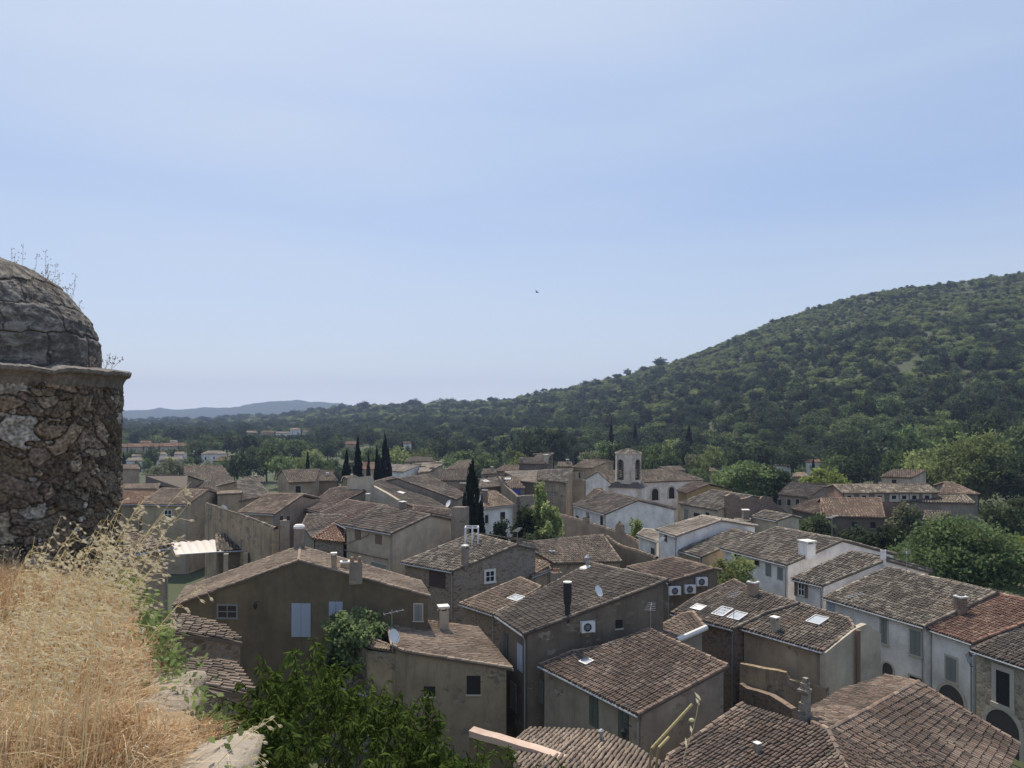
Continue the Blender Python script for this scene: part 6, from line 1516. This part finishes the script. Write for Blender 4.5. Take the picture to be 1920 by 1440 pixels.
for s in (-1, 1):
    pr_ = [bp_ + [.04, 0, .02], bp_ + [-.02, s * .08, .07], bp_ + [-.12, s * .16, .15], bp_ + [-.05, s * .05, .03]]
    g.add([p_ + np.array([0, 0, .006]) for p_ in pr_] + [p_ - np.array([0, 0, .006]) for p_ in pr_], [(0, 1, 2, 3), (7, 6, 5, 4), (0, 4, 5, 1), (1, 5, 6, 2), (2, 6, 7, 3), (3, 7, 4, 0)])
g.build('wings', M['black'], o)
# ------------------------------------------------------------------ camera, light, air
cd = bpy.data.cameras.new('camera'); cam = bpy.data.objects.new('camera', cd); COL.objects.link(cam)
cam.location = (0, 0, EYE); cam.rotation_euler = (math.pi / 2, 0, 0)
cd.sensor_width = 36; cd.lens = 36 * FPX / 1920; cd.shift_y = (HY - 720) / 1920
cd.clip_start = .1; cd.clip_end = 30000; SC.camera = cam
AZ, EL = -20, 58
sd = Vector((math.sin(R(AZ)) * math.cos(R(EL)), math.cos(R(AZ)) * math.cos(R(EL)), math.sin(R(EL))))
ld = bpy.data.lights.new('sun', 'SUN'); ld.energy = SUN; ld.angle = R(.5); ld.color = (1, .91, .78)
lo = bpy.data.objects.new('sun', ld); COL.objects.link(lo); lo.rotation_euler = (-sd).to_track_quat('-Z', 'Y').to_euler(); lo.location = (0, 0, 300)
w = bpy.data.worlds.new('World'); SC.world = w; w.use_nodes = True; nt = w.node_tree; nt.nodes.clear()
sky = N(nt, 'ShaderNodeTexSky', sky_type='NISHITA', sun_disc=False, sun_elevation=R(EL), sun_rotation=R(AZ % 360), altitude=250, air_density=1.0, dust_density=1.2, ozone_density=2.0)
tcn = N(nt, 'ShaderNodeTexCoord'); mp = N(nt, 'ShaderNodeMapping', i_Scale=(1.1, 1.1, 8)); mp.inputs['Rotation'].default_value = (0, R(4), R(10)); nt.links.new(tcn.outputs['Generated'], mp.inputs[0])
nz = noise(nt, mp.outputs[0], 1.3, 3, .45)
veil = ramp(nt, nz, [(.38, (0, 0, 0)), (.75, (VEIL,) * 3)])
sep = N(nt, 'ShaderNodeSeparateXYZ'); nt.links.new(tcn.outputs['Generated'], sep.inputs[0])
hz = ramp(nt, sep.outputs[2], [(0, sc3(SKYR[0], 1.3)), (.04, SKYR[0]), (.10, SKYR[1]), (.27, SKYR[2]), (.50, SKYR[3]), (1, SKYR[4])])
up = N(nt, 'ShaderNodeVectorMath', operation='SCALE'); up.inputs['Scale'].default_value = 1 / SKY; nt.links.new(hz, up.inputs[0])
c = mix(nt, .72, sky.outputs[0], up.outputs[0])
c = mix(nt, veil, c, VEILC)
dt = N(nt, 'ShaderNodeVectorMath', operation='DOT_PRODUCT'); nt.links.new(tcn.outputs['Generated'], dt.inputs[0]); dt.inputs[1].default_value = tuple(sd)
mx_ = N(nt, 'ShaderNodeMath', operation='MAXIMUM'); nt.links.new(dt.outputs['Value'], mx_.inputs[0]); mx_.inputs[1].default_value = 0
pw = N(nt, 'ShaderNodeMath', operation='POWER'); nt.links.new(mx_.outputs[0], pw.inputs[0]); pw.inputs[1].default_value = 7
ml = N(nt, 'ShaderNodeMath', operation='MULTIPLY'); nt.links.new(pw.outputs[0], ml.inputs[0]); ml.inputs[1].default_value = AUREOLE
c = mix(nt, ml.outputs[0], c, (6.4, 6.6, 6.9))      # the brighter sky round the sun
bg = N(nt, 'ShaderNodeBackground', i_1=SKY); out = N(nt, 'ShaderNodeOutputWorld')
nt.links.new(c, bg.inputs[0]); nt.links.new(bg.outputs[0], out.inputs[0])
if HAZE:
    m = MB(); m.box((-6500, -900, -3), (13000, 0, 0), (0, 4700, 0), (0, 0, 178))
    hm, nt = nmat('haze air'); o = N(nt, 'ShaderNodeOutputMaterial'); v = N(nt, 'ShaderNodeVolumePrincipled')
    v.inputs['Color'].default_value = (*HAZEC, 1); v.inputs['Density'].default_value = HAZE; v.inputs['Anisotropy'].default_value = .3
    nt.links.new(v.outputs[0], o.inputs['Volume'])
    tag(m.build('haze', hm), kind='stuff')
SC.view_settings.view_transform = 'Standard'; SC.view_settings.look = 'None'; SC.view_settings.exposure = EXPO; SC.view_settings.gamma = 1
SC.cycles.max_bounces = 6; SC.cycles.transparent_max_bounces = 4; SC.cycles.volume_bounces = 1
SC.cycles.use_denoising = True
if globals().get('DEBUG'):
    for d in DIAG: print(d)
